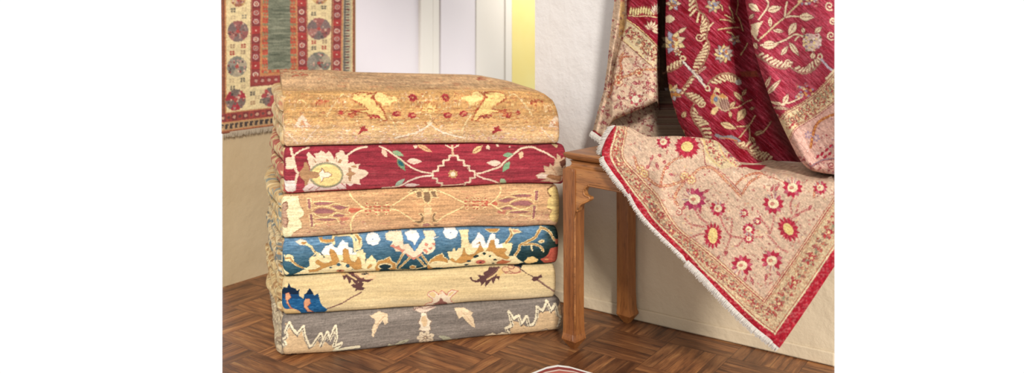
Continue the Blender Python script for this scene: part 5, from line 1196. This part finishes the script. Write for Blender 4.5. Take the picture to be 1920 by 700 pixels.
    acan(P10(130, 260 - 40, 190, 140, 240, 70, 290, 20), 1, 5); acan(P10(185, 180, 220, 230, 290, 280, 340, 290), -1, 14); acan(P10(270, 280, 245, 350, 270, 430, 310, 480, 345, 540, 370, 600), -1, 17); c.spiral(*P10(325, 280)[0], 8, 1.2, 0, 2.4, cl)
    acan(P10(380, 120, 420, 80, 500, 35, 580, 40, 640, 80), 1, 15); c.ell(*P10(632, 105)[0], 6, 5.5, (196, 184, 170)); c.line(P10(250, 10, 300, 70, 350, 130, 395, 170), 5.4, (190, 176, 176)); c.line(P10(250, 10, 300, 70, 350, 130, 395, 170), 2.4, (246, 228, 196)); c.ell(*P10(378, 155)[0], 5, 6, cl); c.ell(*P10(378, 155)[0], 2.4, 3, CRIM)
    def bloom(x, y, r, cols, ang=0, n=9):
        for k in range(n): a = ang + 2 * math.pi * k / n; c.leaf(x, y, x + r * math.cos(a), y + r * .95 * math.sin(a), r * .26, cols[k % len(cols)], (120, 90, 80))
        for k in range(8): a = k * .8; c.ell(x + r * .3 * math.cos(a), y + r * .3 * math.sin(a), r * .14, r * .13, R.choice([(150, 150, 170), (240, 214, 150), (196, 120, 80)]))
    bloom(*P9(590, 470)[0], 20, [(196, 168, 140), (176, 160, 150), (222, 190, 130)], .2, 11); bloom(*P9(690, 345)[0], 13, [(206, 176, 150), (170, 160, 160)], .5, 5); bloom(*P9(500, 50)[0], 16, [(206, 176, 130), (170, 150, 140)], 1.2, 7)
    bloom(*P9(150, 30)[0], 16, [(236, 206, 170), (190, 180, 190), (238, 210, 150)], 0, 6); c.poly(P9(80, 150, 120, 125, 160, 150, 165, 170, 130, 200, 85, 195), (238, 214, 176)); bloom(*P9(150, 370)[0], 25, [(240, 214, 156), (236, 208, 170), (184, 180, 196)], .4, 8); bloom(*P9(190, 460)[0], 9, [(240, 214, 170)], 1, 5); c.leaf(*P9(190, 290)[0], *P9(270, 235)[0], 4, (240, 214, 170), (130, 90, 80))
    for a in ((640, 60, 680, 190), (560, 170, 690, 200), (600, 130, 690, 195), (540, 260, 730, 240), (715, 0, 700, 120), (700, 120, 760, 270), (620, 280, 680, 310), (560, 40, 580, 90), (800, 380, 740, 480)): q = P9(*a); c.line(cat([q[0], ((q[0][0] + q[1][0]) / 2 + 1.5, (q[0][1] + q[1][1]) / 2 - 1.5), q[1]], 4), 3.6, (120, 84, 60)); c.line(cat([q[0], ((q[0][0] + q[1][0]) / 2 + 1.5, (q[0][1] + q[1][1]) / 2 - 1.5), q[1]], 4), 2.2, (222, 190, 136))
    bloom(*P10(90, 190)[0], 19, [(228, 196, 150), (200, 190, 190), (214, 150, 90)], .5, 8); c.poly(P10(70, 190, 140, 195, 165, 215, 120, 225, 80, 215), (206, 140, 76))
    # pomegranate figure
    x, y = P10(480, 245)[0]
    c.poly(P10(400, 260, 405, 215, 440, 195, 470, 215, 500, 195, 545, 230, 550, 290, 570, 330, 520, 350, 480, 330, 440, 290), (206, 176, 140)); c.poly(P10(405, 280, 405, 220, 430, 195, 450, 225, 425, 245, 425, 285), (206, 142, 80)); c.poly(P10(470, 215, 500, 198, 535, 225, 520, 240, 490, 235), (210, 150, 90)); c.ell(*P10(445, 245)[0], 4, 5, (120, 130, 150)); c.ell(*P10(520, 290)[0], 9, 10, (176, 140, 120))
    for k in range(4): c.line(P10(470 + k * 20, 240, 500 + k * 20, 330), 1, (120, 80, 70))
    c.poly(P10(420, 200, 445, 145, 475, 160, 480, 200, 450, 185), (232, 200, 150)); c.poly(P10(400, 365, 420, 320, 460, 300, 470, 330, 440, 375), (230, 196, 140))
    def lf(a, w_=4.4, col=(222, 190, 142)): q = P10(*a); c.leaf(*q[0], *q[1], w_, col, (120, 70, 50), (150, 100, 70))
    lf((560, 320, 610, 260)); lf((560, 340, 570, 405), 3.4); lf((590, 180, 680, 270), 5); lf((660, 220, 700, 155), 4); lf((690, 320, 620, 430), 8); lf((480, 440, 620, 490), 6.5); lf((110, 390, 110, 320), 3); lf((170, 400, 200, 340), 5); lf((720, 330, 770, 310), 3); lf((760, 540, 830, 500), 4); lf((735, 550, 770, 610), 4)
    for pts in (P10(560, 320, 630, 310, 690, 270, 740, 250), P10(620, 470, 700, 465, 730, 440), P10(720, 470, 725, 540, 720, 600), P10(770, 380, 720, 460, 640, 560), P10(900, 430, 840, 510, 780, 540), P10(180, 500, 190, 560, 230, 600)): c.line(cat(pts, 4), 3.6, (130, 80, 60)); c.line(cat(pts, 4), 2.2, (224, 190, 140))
    c.line(cat(P10(450, 540, 500, 560, 570, 555, 640, 590), 4), 6, (150, 140, 140)); c.line(cat(P10(480, 560, 560, 570, 620, 585), 4), 2, (216, 130, 80)); acan(P10(600, 590, 650, 640, 720, 660, 790, 700), -1, 14); acan(P10(700, 640, 740, 700, 800, 740, 900, 760), -1, 16)
    c.poly(P10(640, 20, 780, 10, 800, 60, 660, 60), (150, 70, 50))
    c.edge(.55, (96, 44, 44), 80); c.blend(rdep * .68, (78, 44, 34)); c.fray(.7, .7); c.weave(.10, .10, 16, 1.2, .75, 86, .10); c.soften(); return c  # brown shade behind the near fall is painted in here

def d_fall():
    c = Cloth(1360, -125, 1590, 345, (172, 60, 76), 2.6)
    P11 = T(1390, 0, 4.667); P12 = T(1390, 130, 3.5)
    hr = vnoise((c.X * .75 + c.Y * .66) / 14, (c.X * .66 - c.Y * .75) / .95, 48); c.a = c.a + np.clip(hr - .5, -.3, .5)[..., None] * np.array((80, 84, 84))
    # border and pink main band at the lower end
    l1 = cat(P12(245, 330, 300, 275, 400, 220, 480, 160, 560, 80, 620, 10, 700, -70), 5); l2 = cat(P12(310, 460, 350, 385, 420, 340, 500, 290, 600, 215, 720, 120), 5)
    c.poly(l1 + [(1600, 350), (1400, 350), (1420, 250)], BORD); c.poly(l2 + [(1600, 350), (1440, 350), (1478, 262)], PINK)
    h = vnoise((c.X + c.Y) / 10, (c.X - c.Y) / 1.3, 5); mp = np.abs(c.a - np.array(PINK)).sum(-1) < 2; c.a = np.where(mp[..., None], np.array((226, 178, 160)) + (h[..., None] - .5) * 46, c.a)
    c.busy(P12(280, 370, 360, 320, 450, 260, 540, 185, 640, 90), 10, [(190, 56, 66), (186, 66, 70), (160, 158, 120), (206, 140, 100), (240, 214, 160)], 5, 5.4, 1.15)
    for k in range(6): x, y = P12(330 + k * 52, 335 - k * 42)[0]; c.poly([(x - 6, y - 2), (x + 4, y - 8), (x + 8, y - 1), (x - 2, y + 6)], (170, 168, 128)); c.rose(x + 1, y - 1, 5, 6, (190, 60, 68), (240, 214, 160), .4)
    for l in (l1, l2): c.line(l, 3.4, (238, 206, 156)); c.line(l, 1.1, (150, 60, 56)); c.line([(x + 2, y + 3) for x, y in l], 1, (176, 70, 64))
    p = cat(P12(455, 510, 470, 430, 490, 370, 530, 330, 620, 290), 6); c.line(p, 5, (190, 90, 60)); c.line(p, 3.4, (236, 170, 90)); [c.line([p[i], p[i + 1]], 1.4, (190, 84, 50)) for i in range(0, len(p) - 1, 2)]
    for x, y in ((440, 430), (490, 450)): q = P12(x, y)[0]; c.rose(q[0], q[1], 8, 6, LV, (226, 190, 180), .4)
    for _ in range(120):
        x, y = R.uniform(1480, 1566), R.uniform(200, 330)
        if y > 440 - (x - 1390) * 1.35 + 0: c.squig(x, y, R.uniform(3, 5), [(188, 66, 80), (206, 120, 110), (244, 220, 200), (176, 140, 150)], 1.1)
    for a in ((510, 560), (540, 540), (570, 515), (595, 490), (560, 560), (590, 540)): q = P12(*a)[0]; c.leaf(q[0], q[1], q[0] - 6, q[1] + 8, 2.6, (190, 44, 70))
    c.line(cat(P12(450, 640, 520, 600, 600, 585, 660, 590), 5), 2, (150, 130, 140)); c.line(cat(P12(450, 648, 520, 608, 600, 593, 660, 598), 5), 1.2, (190, 70, 70)); c.spiral(*P12(590, 630)[0], 8, 1.4, 0, 1.4, (180, 50, 64))
    cl = (240, 214, 176); ol = (150, 90, 84)
    def lf(a, w_=4.6): q = P11(*a); c.leaf(*q[0], *q[1], w_, cl, ol, (160, 110, 90))
    st = cat(P11(150, 350, 220, 290, 300, 215, 380, 150, 450, 80, 510, 20, 560, -60), 5); c.line(st, 4.4, ol); c.line(st, 3.0, (222, 196, 150))
    for a, w_ in (((60, 30, 165, 105), 6.5), ((65, 165, 115, 120), 3.6), ((225, 95, 355, 60), 7), ((250, 150, 255, 245), 4.4), ((275, 265, 375, 275), 4.2), ((500, 145, 640, 150), 8), ((480, 195, 410, 310), 7.5), ((345, 485, 410, 400), 5), ((415, 365, 510, 495), 5.5), ((170, 400, 330, 385), 8.5), ((535, 235, 545, 300), 3.6), ((640, 290, 705, 230), 5), ((620, 520, 630, 450), 5.5), ((110, 370, 140, 430), 4.5)): lf(a, w_)
    for pts in (P11(150, 170, 190, 120, 225, 70, 235, 20, 200, -20), P11(100, 240, 90, 280, 120, 330, 150, 355), P11(170, 395, 280, 385, 380, 350, 430, 320, 480, 300, 540, 320), P11(380, 150, 440, 140, 500, 145), P11(400, 20, 385, 80, 380, 140), P11(470, 350, 500, 320)): c.line(cat(pts, 4), 4.6, ol); c.line(cat(pts, 4), 3.2, cl)
    c.poly(P11(85, 215, 190, 180, 180, 210, 150, 250, 145, 310, 120, 340, 90, 300), cl)
    # bell flower
    c.poly(P11(540, 310, 580, 290, 640, 300, 680, 290, 705, 350, 680, 420, 640, 450, 580, 445, 535, 400), (222, 190, 176))
    for _ in range(40): q = P11(R.uniform(545, 695), R.uniform(300, 440))[0]; c.ell(q[0], q[1], 2.4, 2, R.choice([LV, (240, 210, 150), (176, 90, 100), (240, 220, 200), (120, 120, 90)]))
    # flower at top and right edge scrolls
    for _ in range(34): q = P11(R.uniform(500, 670), R.uniform(-40, 50))[0]; c.ell(q[0], q[1], 3, 2.4, R.choice([LV, (236, 206, 150), (190, 120, 110), (240, 222, 200)]))
    for x, y, r in ((770, 50, 9), (785, 310, 9), (800, 180, 7)): c.spiral(*P11(x, y)[0], r, 1.3, 1, 2.6, cl)
    # acanthus festoons
    c.feather(P11(110, 470, 200, 530, 280, 580, 380, 600, 440, 560), -1, 13, cl, (160, 80, 80), (160, 110, 80), 6.6); c.feather(P11(430, 590, 520, 640, 600, 630, 680, 560, 700, 500), -1, 13, cl, (160, 80, 80), (160, 110, 80), 6.6)
    c.spiral(*P11(410, 545)[0], 8, 1.2, 1, 2.4, cl); c.ell(*P11(688, 495)[0], 5.5, 6.5, cl); c.ell(*P11(688, 495)[0], 2.4, 3, (184, 50, 70))
    c.line(P11(700, 520, 760, 590, 830, 640), 4.4, (196, 180, 186)); c.line(P11(830, 600, 740, 690), 4, cl)
    # lower red leaves
    for a, w_ in (((150, 130, 195, 40), 4.4), ((160, 170, 265, 60), 5), ((185, 210, 290, 240), 3.4), ((275, 230, 310, 160), 5.5), ((200, 250, 330, 260), 3), ((220, 300, 250, 310), 3)): q = P12(*a); c.leaf(*q[0], *q[1], w_, cl, ol, (160, 90, 80))
    for _ in range(34): q = P12(R.uniform(360, 470), R.uniform(95, 185))[0]; c.ell(q[0], q[1], 2.8, 2.3, R.choice([(214, 176, 150), LV, (240, 206, 150), (176, 90, 90), (222, 150, 90)]))
    for pts in (P12(270, 225, 330, 215, 400, 180), P12(180, 215, 240, 220, 280, 235)): c.line(cat(pts, 3), 3, cl)
    c.edge(.5, (110, 52, 56), 80); c.fray(.7, .7); c.weave(.10, .11, 16, 1.2, .75, 87, .11); c.soften(); return c

def plane_Z(px, w):
    k = (np.asarray(px, float) - CX) / F; w = np.asarray(w, float)
    t = (k * (O[1] + V[1] * w) - O[0] - V[0] * w) / (U[0] - k * U[1]); return O[1] + U[1] * t + V[1] * w
def pxw(px, py, w):
    px, py, w = np.broadcast_arrays(np.asarray(px, float), np.asarray(py, float), np.asarray(w, float)); Z = plane_Z(px, w)
    return np.stack([(px - CX) / F * Z, Z, CH - (py - HY) / F * Z], -1)
G = Grids()
# --- the corner that comes over the front edge
bot_pts = [(1128, 287), (1129.5, 296), (1132, 304), (1150, 330), (1178, 364), (1192, 390), (1214, 418), (1250, 454), (1288, 490), (1318, 519), (1357, 561), (1408.6, 611), (1462, 653)]
botr = [(1462, 653), (1500, 598), (1530, 553), (1564.6, 500)]
top_pts = [(1128, 284), (1131, 274), (1135, 263), (1141, 248), (1149, 236), (1166, 236), (1185, 240), (1200, 250), (1216, 257), (1240, 256), (1265, 255), (1300, 257), (1320, 259), (1345, 264), (1365, 284), (1385, 305), (1405, 317), (1440, 323), (1500, 334), (1565, 344)]
cc = d_corner()
px = np.concatenate([np.arange(1128.2, 1462, .95), [1462], np.arange(1462.8, XR - .5, .95), [XR]])
bp = np.array(bot_pts + botr[1:]); tp = np.array(top_pts)
yb = np.interp(px, bp[:, 0], bp[:, 1]); yt = np.interp(px, tp[:, 0], tp[:, 1])
def sm(y, n): 
    yp = np.pad(y, n // 2, mode='reflect', reflect_type='odd'); return np.convolve(yp, np.ones(n) / n, 'valid')
m = px > 1160; yt[m] = sm(yt, 15)[m]
q = np.linspace(0, 1, 430)[:, None]; PY = yb + (yt - yb) * q; PX = np.broadcast_to(px, PY.shape)
Zf = plane_Z(px, -.02); ztop = ZT + .006
Zrow = plane_Z(PX, -.022); h = CH - (PY - HY) / F * Zrow
over = np.clip(h - (ZT - .012), 0, None)
ridge = CH - (yt - HY) / F * plane_Z(px, -.02)                      # height of the fold line
rel = np.clip((h - (ZT - .002)) / np.maximum(ridge - (ZT - .002), .008), 0, 1)
w = -.018 + .9 * np.maximum(0, over) * .55 + .022 * (1 - np.sqrt(np.clip(1 - rel ** 4, 0, 1)))
drop = np.clip((PY - 330) / 300, 0, 1)
w = w - .018 * drop - .006 * np.sin(PX / 34 + PY / 80) * np.clip(drop * 2, .15, 1) - .012 * np.exp(-((PX - 1236 - (PY - 340) * .1) / 16) ** 2) * np.clip((PY - 290) / 40, 0, 1) * np.exp(-np.clip(PY - 400, 0, None) / 40)
P = pxw(PX, PY, w)
G.add(P, cc.at(PX, PY, .6, 1.1))
# behind the fold line: down on to the bench and back
last = P[-1]; cols = []
ds = np.concatenate([np.linspace(.003, .03, 10), np.linspace(.036, .2, 26)])
nb = len(ds); PB = np.empty((nb + 1, len(px), 3)); PB[0] = last; CYb = np.empty((nb + 1, len(px))); CYb[0] = yt
hz = last[:, 2] - (ZT + .004)
for i, d_ in enumerate(ds):
    f = math.exp(-((d_ / .035) ** 1.6)); dd = d_ * (1 - .35 * np.clip(hz / .08, 0, 1))
    PB[i + 1, :, 0] = last[:, 0] + V[0] * dd; PB[i + 1, :, 1] = last[:, 1] + V[1] * dd
    PB[i + 1, :, 2] = ZT + .004 + hz * f + .012 * np.clip(d_ / .2, 0, 1) * (1 + np.sin(px / 19)) * .5; CYb[i + 1] = yt - 2 - d_ * 330
PB[..., 0] = np.minimum(PB[..., 0], PB[..., 1] * (XR - CX) / F)
G.add(PB, cc.at(np.broadcast_to(px, CYb.shape), np.clip(CYb, 206, 400), .6, 1.2))
# --- the hanging folds
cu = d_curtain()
ry = np.concatenate([np.linspace(-115, 262, 400)])
def xat(pts): 
    pts = np.array(pts, float); return np.interp(ry, pts[:, 0], pts[:, 1])
# (row, px) tracks of each fold line and its set-back from the bench front
tr = [
 (xat([(-115, 1164), (0, 1152), (60, 1145), (120, 1139), (170, 1132), (200, 1123), (262, 1107)]), lambda y: .185 + 0 * y),
 (xat([(-115, 1180), (0, 1166), (60, 1155), (120, 1145), (170, 1137), (200, 1128), (262, 1113)]), lambda y: .165 + 0 * y),
 (xat([(-115, 1192), (0, 1177), (40, 1172), (80, 1162), (120, 1151), (170, 1143), (200, 1134), (262, 1119)]), lambda y: np.interp(y, [-115, 150, 200], [.205, .192, .165])),
 (xat([(-115, 1200), (0, 1183), (60, 1172), (110, 1158), (170, 1150), (200, 1142), (262, 1128)]), lambda y: np.interp(y, [-115, 262], [.165, .150])),
 (xat([(-115, 1217), (0, 1209), (110, 1196), (200, 1184), (262, 1176)]), lambda y: .145 + 0 * y),
 (xat([(-115, 1233), (0, 1232), (60, 1233), (120, 1231), (200, 1230), (262, 1230)]), lambda y: .148 + 0 * y),
 (xat([(-115, 1236), (0, 1235), (60, 1236), (120, 1235), (200, 1238), (262, 1246)]), lambda y: .262 + 0 * y),
 (xat([(-115, 1262), (0, 1260), (60, 1259), (130, 1262), (200, 1275), (262, 1300)]), lambda y: .262 + 0 * y),
 (xat([(-115, 1250), (0, 1248.5), (60, 1247), (130, 1250), (165, 1254), (200, 1263), (230, 1273), (262, 1289)]), lambda y: .155 + 0 * y),
 (xat([(-115, 1262), (0, 1260), (130, 1262), (200, 1276), (262, 1300)]), lambda y: .128 + 0 * y),
 (xat([(-115, 1318), (0, 1318), (130, 1322), (200, 1332), (262, 1346)]), lambda y: .112 + 0 * y),
 (xat([(-115, 1366), (0, 1368), (130, 1378), (200, 1390), (262, 1400)]), lambda y: .135 + 0 * y),
 (xat([(-115, 1392), (0, 1394), (130, 1408), (200, 1420), (262, 1440)]), lambda y: .215 + 0 * y),
 (xat([(-115, 1440), (0, 1440), (130, 1450), (200, 1470), (262, 1490)]), lambda y: .235 + 0 * y),
 (xat([(-115, 1520), (0, 1520), (130, 1520), (200, 1530), (262, 1545)]), lambda y: .235 + 0 * y)]
TX = np.stack([t[0] for t in tr], 1); TW = np.stack([t[1](ry) for t in tr], 1)
s_ = []
for i in range(len(tr) - 1):
    n_ = max(6, int((TX[:, i + 1] - TX[:, i]).max() / .95)); s_ += [i + k / n_ for k in range(n_)]
s_ = np.array(s_ + [len(tr) - 1.0])
def crom(Tm, s):
    i = np.clip(s.astype(int), 0, Tm.shape[1] - 2); f = s - i; a = Tm[:, np.clip(i - 1, 0, None)]; b = Tm[:, i]; c_ = Tm[:, i + 1]; d_ = Tm[:, np.clip(i + 2, None, Tm.shape[1] - 1)]
    m1 = (c_ - a) / 2; m2 = (d_ - b) / 2; h00 = 2 * f ** 3 - 3 * f ** 2 + 1; h10 = f ** 3 - 2 * f ** 2 + f; h01 = -2 * f ** 3 + 3 * f ** 2; h11 = f ** 3 - f ** 2
    return b * h00 + m1 * h10 + c_ * h01 + m2 * h11
i_ = np.clip(s_.astype(int), 0, len(tr) - 2); f_ = s_ - i_
PX = TX[:, i_] * (1 - f_) + TX[:, i_ + 1] * f_; PW = crom(TW, s_)
# bottom edge: left part ends in the hem and the lifted fold; the rest runs down on to the bench
def ybot(p): return np.interp(p, [1106, 1111, 1130, 1136, 1150, 1178, 1205, 1232, 1244, 1262, 1290, 1320, 1360, 1400, 1440, 1490, 1545], [248, 249, 259, 246, 226, 214, 203, 190, 232, 262, 276, 292, 312, 322, 324, 326, 330])
fr_ = (ry - ry[0]) / (ry[-1] - ry[0])
# remap rows so that each column ends exactly on its own bottom edge
colx = PX[-1] * 0 + np.array([np.interp(1.0, [0, 1], [PX[0, k], PX[-60, k]]) for k in range(PX.shape[1])])
def rowend(k):
    x = PX[-60, k]
    for _ in range(6): y = float(ybot(x)); x = np.interp(min(y, 262), ry, PX[:, k])
    return y
ye = np.array([rowend(k) for k in range(PX.shape[1])])
RY = ry[0] + (ye[None] - ry[0]) * fr_[:, None]
PX2 = np.empty_like(PX); PW2 = np.empty_like(PW)
for k in range(PX.shape[1]):
    PX2[:, k] = np.interp(RY[:, k], ry, PX[:, k]) + np.clip(RY[:, k] - 262, 0, None) * .32; PW2[:, k] = np.interp(RY[:, k], ry, PW[:, k])
# the lifted hem of the left part turns under
lift = np.clip((PX2 - 1136) / 12, 0, 1) * np.clip((1236 - PX2) / 10, 0, 1); near = np.clip((RY - (ye[None] - 14)) / 14, 0, 1)
PW2 = PW2 - lift * .03 * np.clip((RY - 120) / 80, 0, 1) + lift * .03 * (1 - np.sqrt(np.clip(1 - near ** 2, 0, 1)))
Zq = plane_Z(PX2, PW2); zz_ = CH - (RY - HY) / F * Zq
PP = np.stack([(PX2 - CX) / F * Zq, Zq, np.maximum(zz_, ZT + .005)], -1)
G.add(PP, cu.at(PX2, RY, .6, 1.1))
# underside seen in the hollow behind the hem: slopes from the back down to the bench
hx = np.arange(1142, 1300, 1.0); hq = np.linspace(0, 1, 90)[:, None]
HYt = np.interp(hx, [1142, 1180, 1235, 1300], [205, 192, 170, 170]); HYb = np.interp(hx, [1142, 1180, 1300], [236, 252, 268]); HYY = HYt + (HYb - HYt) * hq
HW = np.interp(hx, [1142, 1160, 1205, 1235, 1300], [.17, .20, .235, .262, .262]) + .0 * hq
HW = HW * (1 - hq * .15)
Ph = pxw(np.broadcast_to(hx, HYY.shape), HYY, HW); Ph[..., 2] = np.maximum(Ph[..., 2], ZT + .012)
G.add(Ph, cu.at(np.broadcast_to(np.minimum(hx, 1234), HYY.shape), HYY - 0, .6, 1.2) * (.85 - .6 * np.clip((hx - 1195) / 40, 0, 1))[None, :, None])  # dye darkened towards the right, painting in the shade of the hollow
# --- the near fall at the right
fa = d_fall()
ry2 = np.concatenate([np.linspace(-115, 280, 400), np.linspace(281, 327.3, 60)])
lx = np.interp(ry2, [-115, 0, 40, 90, 140, 200, 260, 290, 305, 315, 321, 325, 327.4], [1392, 1397, 1404, 1413, 1428, 1449, 1478, 1493, 1503, 1513, 1524, 1542, 1562])
nq = 190; qq = np.linspace(0, 1, nq) ** 1.25
PX3 = lx[:, None] + (XR - lx[:, None]) * qq; PY3 = np.broadcast_to(ry2[:, None], PX3.shape)
dE = np.minimum(PX3 - lx[:, None], (328 - PY3) * 1.1 + 0)
W3 = .035 + .055 * np.exp(-np.clip(dE, 0, None) / 5.5) + .02 * np.sin((PX3 - 1400 - PY3 * .25) / 30) * np.clip(dE / 30, 0, 1) + .03 * np.clip((120 - PY3) / 240, 0, 1)
G.add(pxw(PX3, PY3, W3), fa.at(PX3, PY3, .6, 1.1))
# turned-back edge of the near fall
tq = np.linspace(0, 1, 16); PXb = lx[:, None] + np.minimum(46 * tq, XR - lx[:, None]); Wb = .09 + .10 * np.sqrt(tq)[None] + .03 * np.clip((120 - ry2[:, None]) / 240, 0, 1)
# bend so that from the camera the flap stays behind the edge
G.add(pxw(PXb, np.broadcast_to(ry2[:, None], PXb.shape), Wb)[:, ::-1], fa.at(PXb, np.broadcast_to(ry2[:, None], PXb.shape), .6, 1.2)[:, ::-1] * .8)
for _v in G.v[4:]: _v[:, 2] = np.maximum(_v[:, 2], ZT + .007)      # the fall rests on the seat
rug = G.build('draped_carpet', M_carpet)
tag(rug, 'large crimson and pink floral carpet with white fringe draped over the wooden bench', 'carpet')
# --- fringe
bm = bmesh.new()
def strands(pts, w_, dirx, diry, L, step, rad=.0010):
    p = cat(pts, 8); acc = 0
    for a, b in zip(p[:-1], p[1:]):
        Ls = math.dist(a, b); n_ = max(1, int(Ls / step))
        for k in range(n_):
            t = (k + random.random()) / n_; x = a[0] + (b[0] - a[0]) * t; y = a[1] + (b[1] - a[1]) * t
            l = L * random.uniform(.75, 1.2); jx, jy = random.uniform(-1.6, 1.6), random.uniform(-1.2, 1.2)
            ww = w_ + random.uniform(-.003, .002)
            q = [pxw(x + 1.5 - dirx * 1.5, y - diry * 1.5, w_ + .001), pxw(x + dirx * l * .5 + jx * .4, y + diry * l * .5 + jy * .3, ww), pxw(x + dirx * l + jx, y + diry * l + jy, ww)]
            tube(bm, [tuple(v) for v in q], rad, 4, (1, .95, .55))
strands([(1178, 364), (1192, 390), (1214, 418), (1250, 454), (1288, 490)], -.026, -.72, .69, 5, .6)
strands([(1288, 490), (1318, 519), (1357, 561), (1408.6, 611), (1461, 652)], -.038, -.62, .78, 9.5, .5)
strands([(1129, 294), (1132, 304), (1150, 330), (1178, 364)], -.02, -.86, .5, 6.5, .4)
strands([(1150, 236), (1141, 248), (1135, 263), (1129, 280), (1128.5, 292)], .028, -.93, .28, 9.5, .22, .0013)
strands([(1107, 247), (1114, 251), (1122, 257), (1129, 261)], .150, -.35, .9, 9, .3)
finish(bm, 'fringe', M_fringe, rug)
# ------------------------------------------------------------------ light, sky, camera
w = bpy.data.worlds.new('white_studio'); SC.world = w; w.use_nodes = True
bg = w.node_tree.nodes['Background']; bg.inputs[0].default_value = (1, 1, 1, 1); bg.inputs[1].default_value = 1.02
s = bpy.data.lights.new('key_sun', 'SUN'); s.energy = 3.5; s.angle = math.radians(8); s.color = (1, .975, .94)
so = bpy.data.objects.new('key_sun', s); COL.objects.link(so)
d = Vector((-.14, .85, -.50)).normalized(); so.rotation_euler = d.to_track_quat('-Z', 'Y').to_euler(); so.location = (1, -1, 2.2)
p_ = bpy.data.lights.new('added_fill_light', 'POINT'); p_.energy = 7; p_.shadow_soft_size = .12; p_.color = (1, .93, .80)
po = bpy.data.objects.new('added_fill_light', p_); COL.objects.link(po); po.location = (.36, 3.75, 1.1)  # unseen point light, added to brighten the yellow strip
cam = bpy.data.cameras.new('camera'); co = bpy.data.objects.new('camera', cam); COL.objects.link(co)
co.location = (0, 0, CH); co.rotation_euler = (math.pi / 2, 0, 0)
cam.sensor_width = 36; cam.sensor_fit = 'HORIZONTAL'; cam.lens = F / 1920 * 36; cam.shift_y = -310 / 1920; cam.clip_start = .05
cam.dof.use_dof = True; cam.dof.focus_distance = 1.95; cam.dof.aperture_fstop = 3.0
SC.camera = co
SC.view_settings.view_transform = 'Standard'; SC.view_settings.look = 'None'; SC.view_settings.exposure = 0; SC.view_settings.gamma = 1
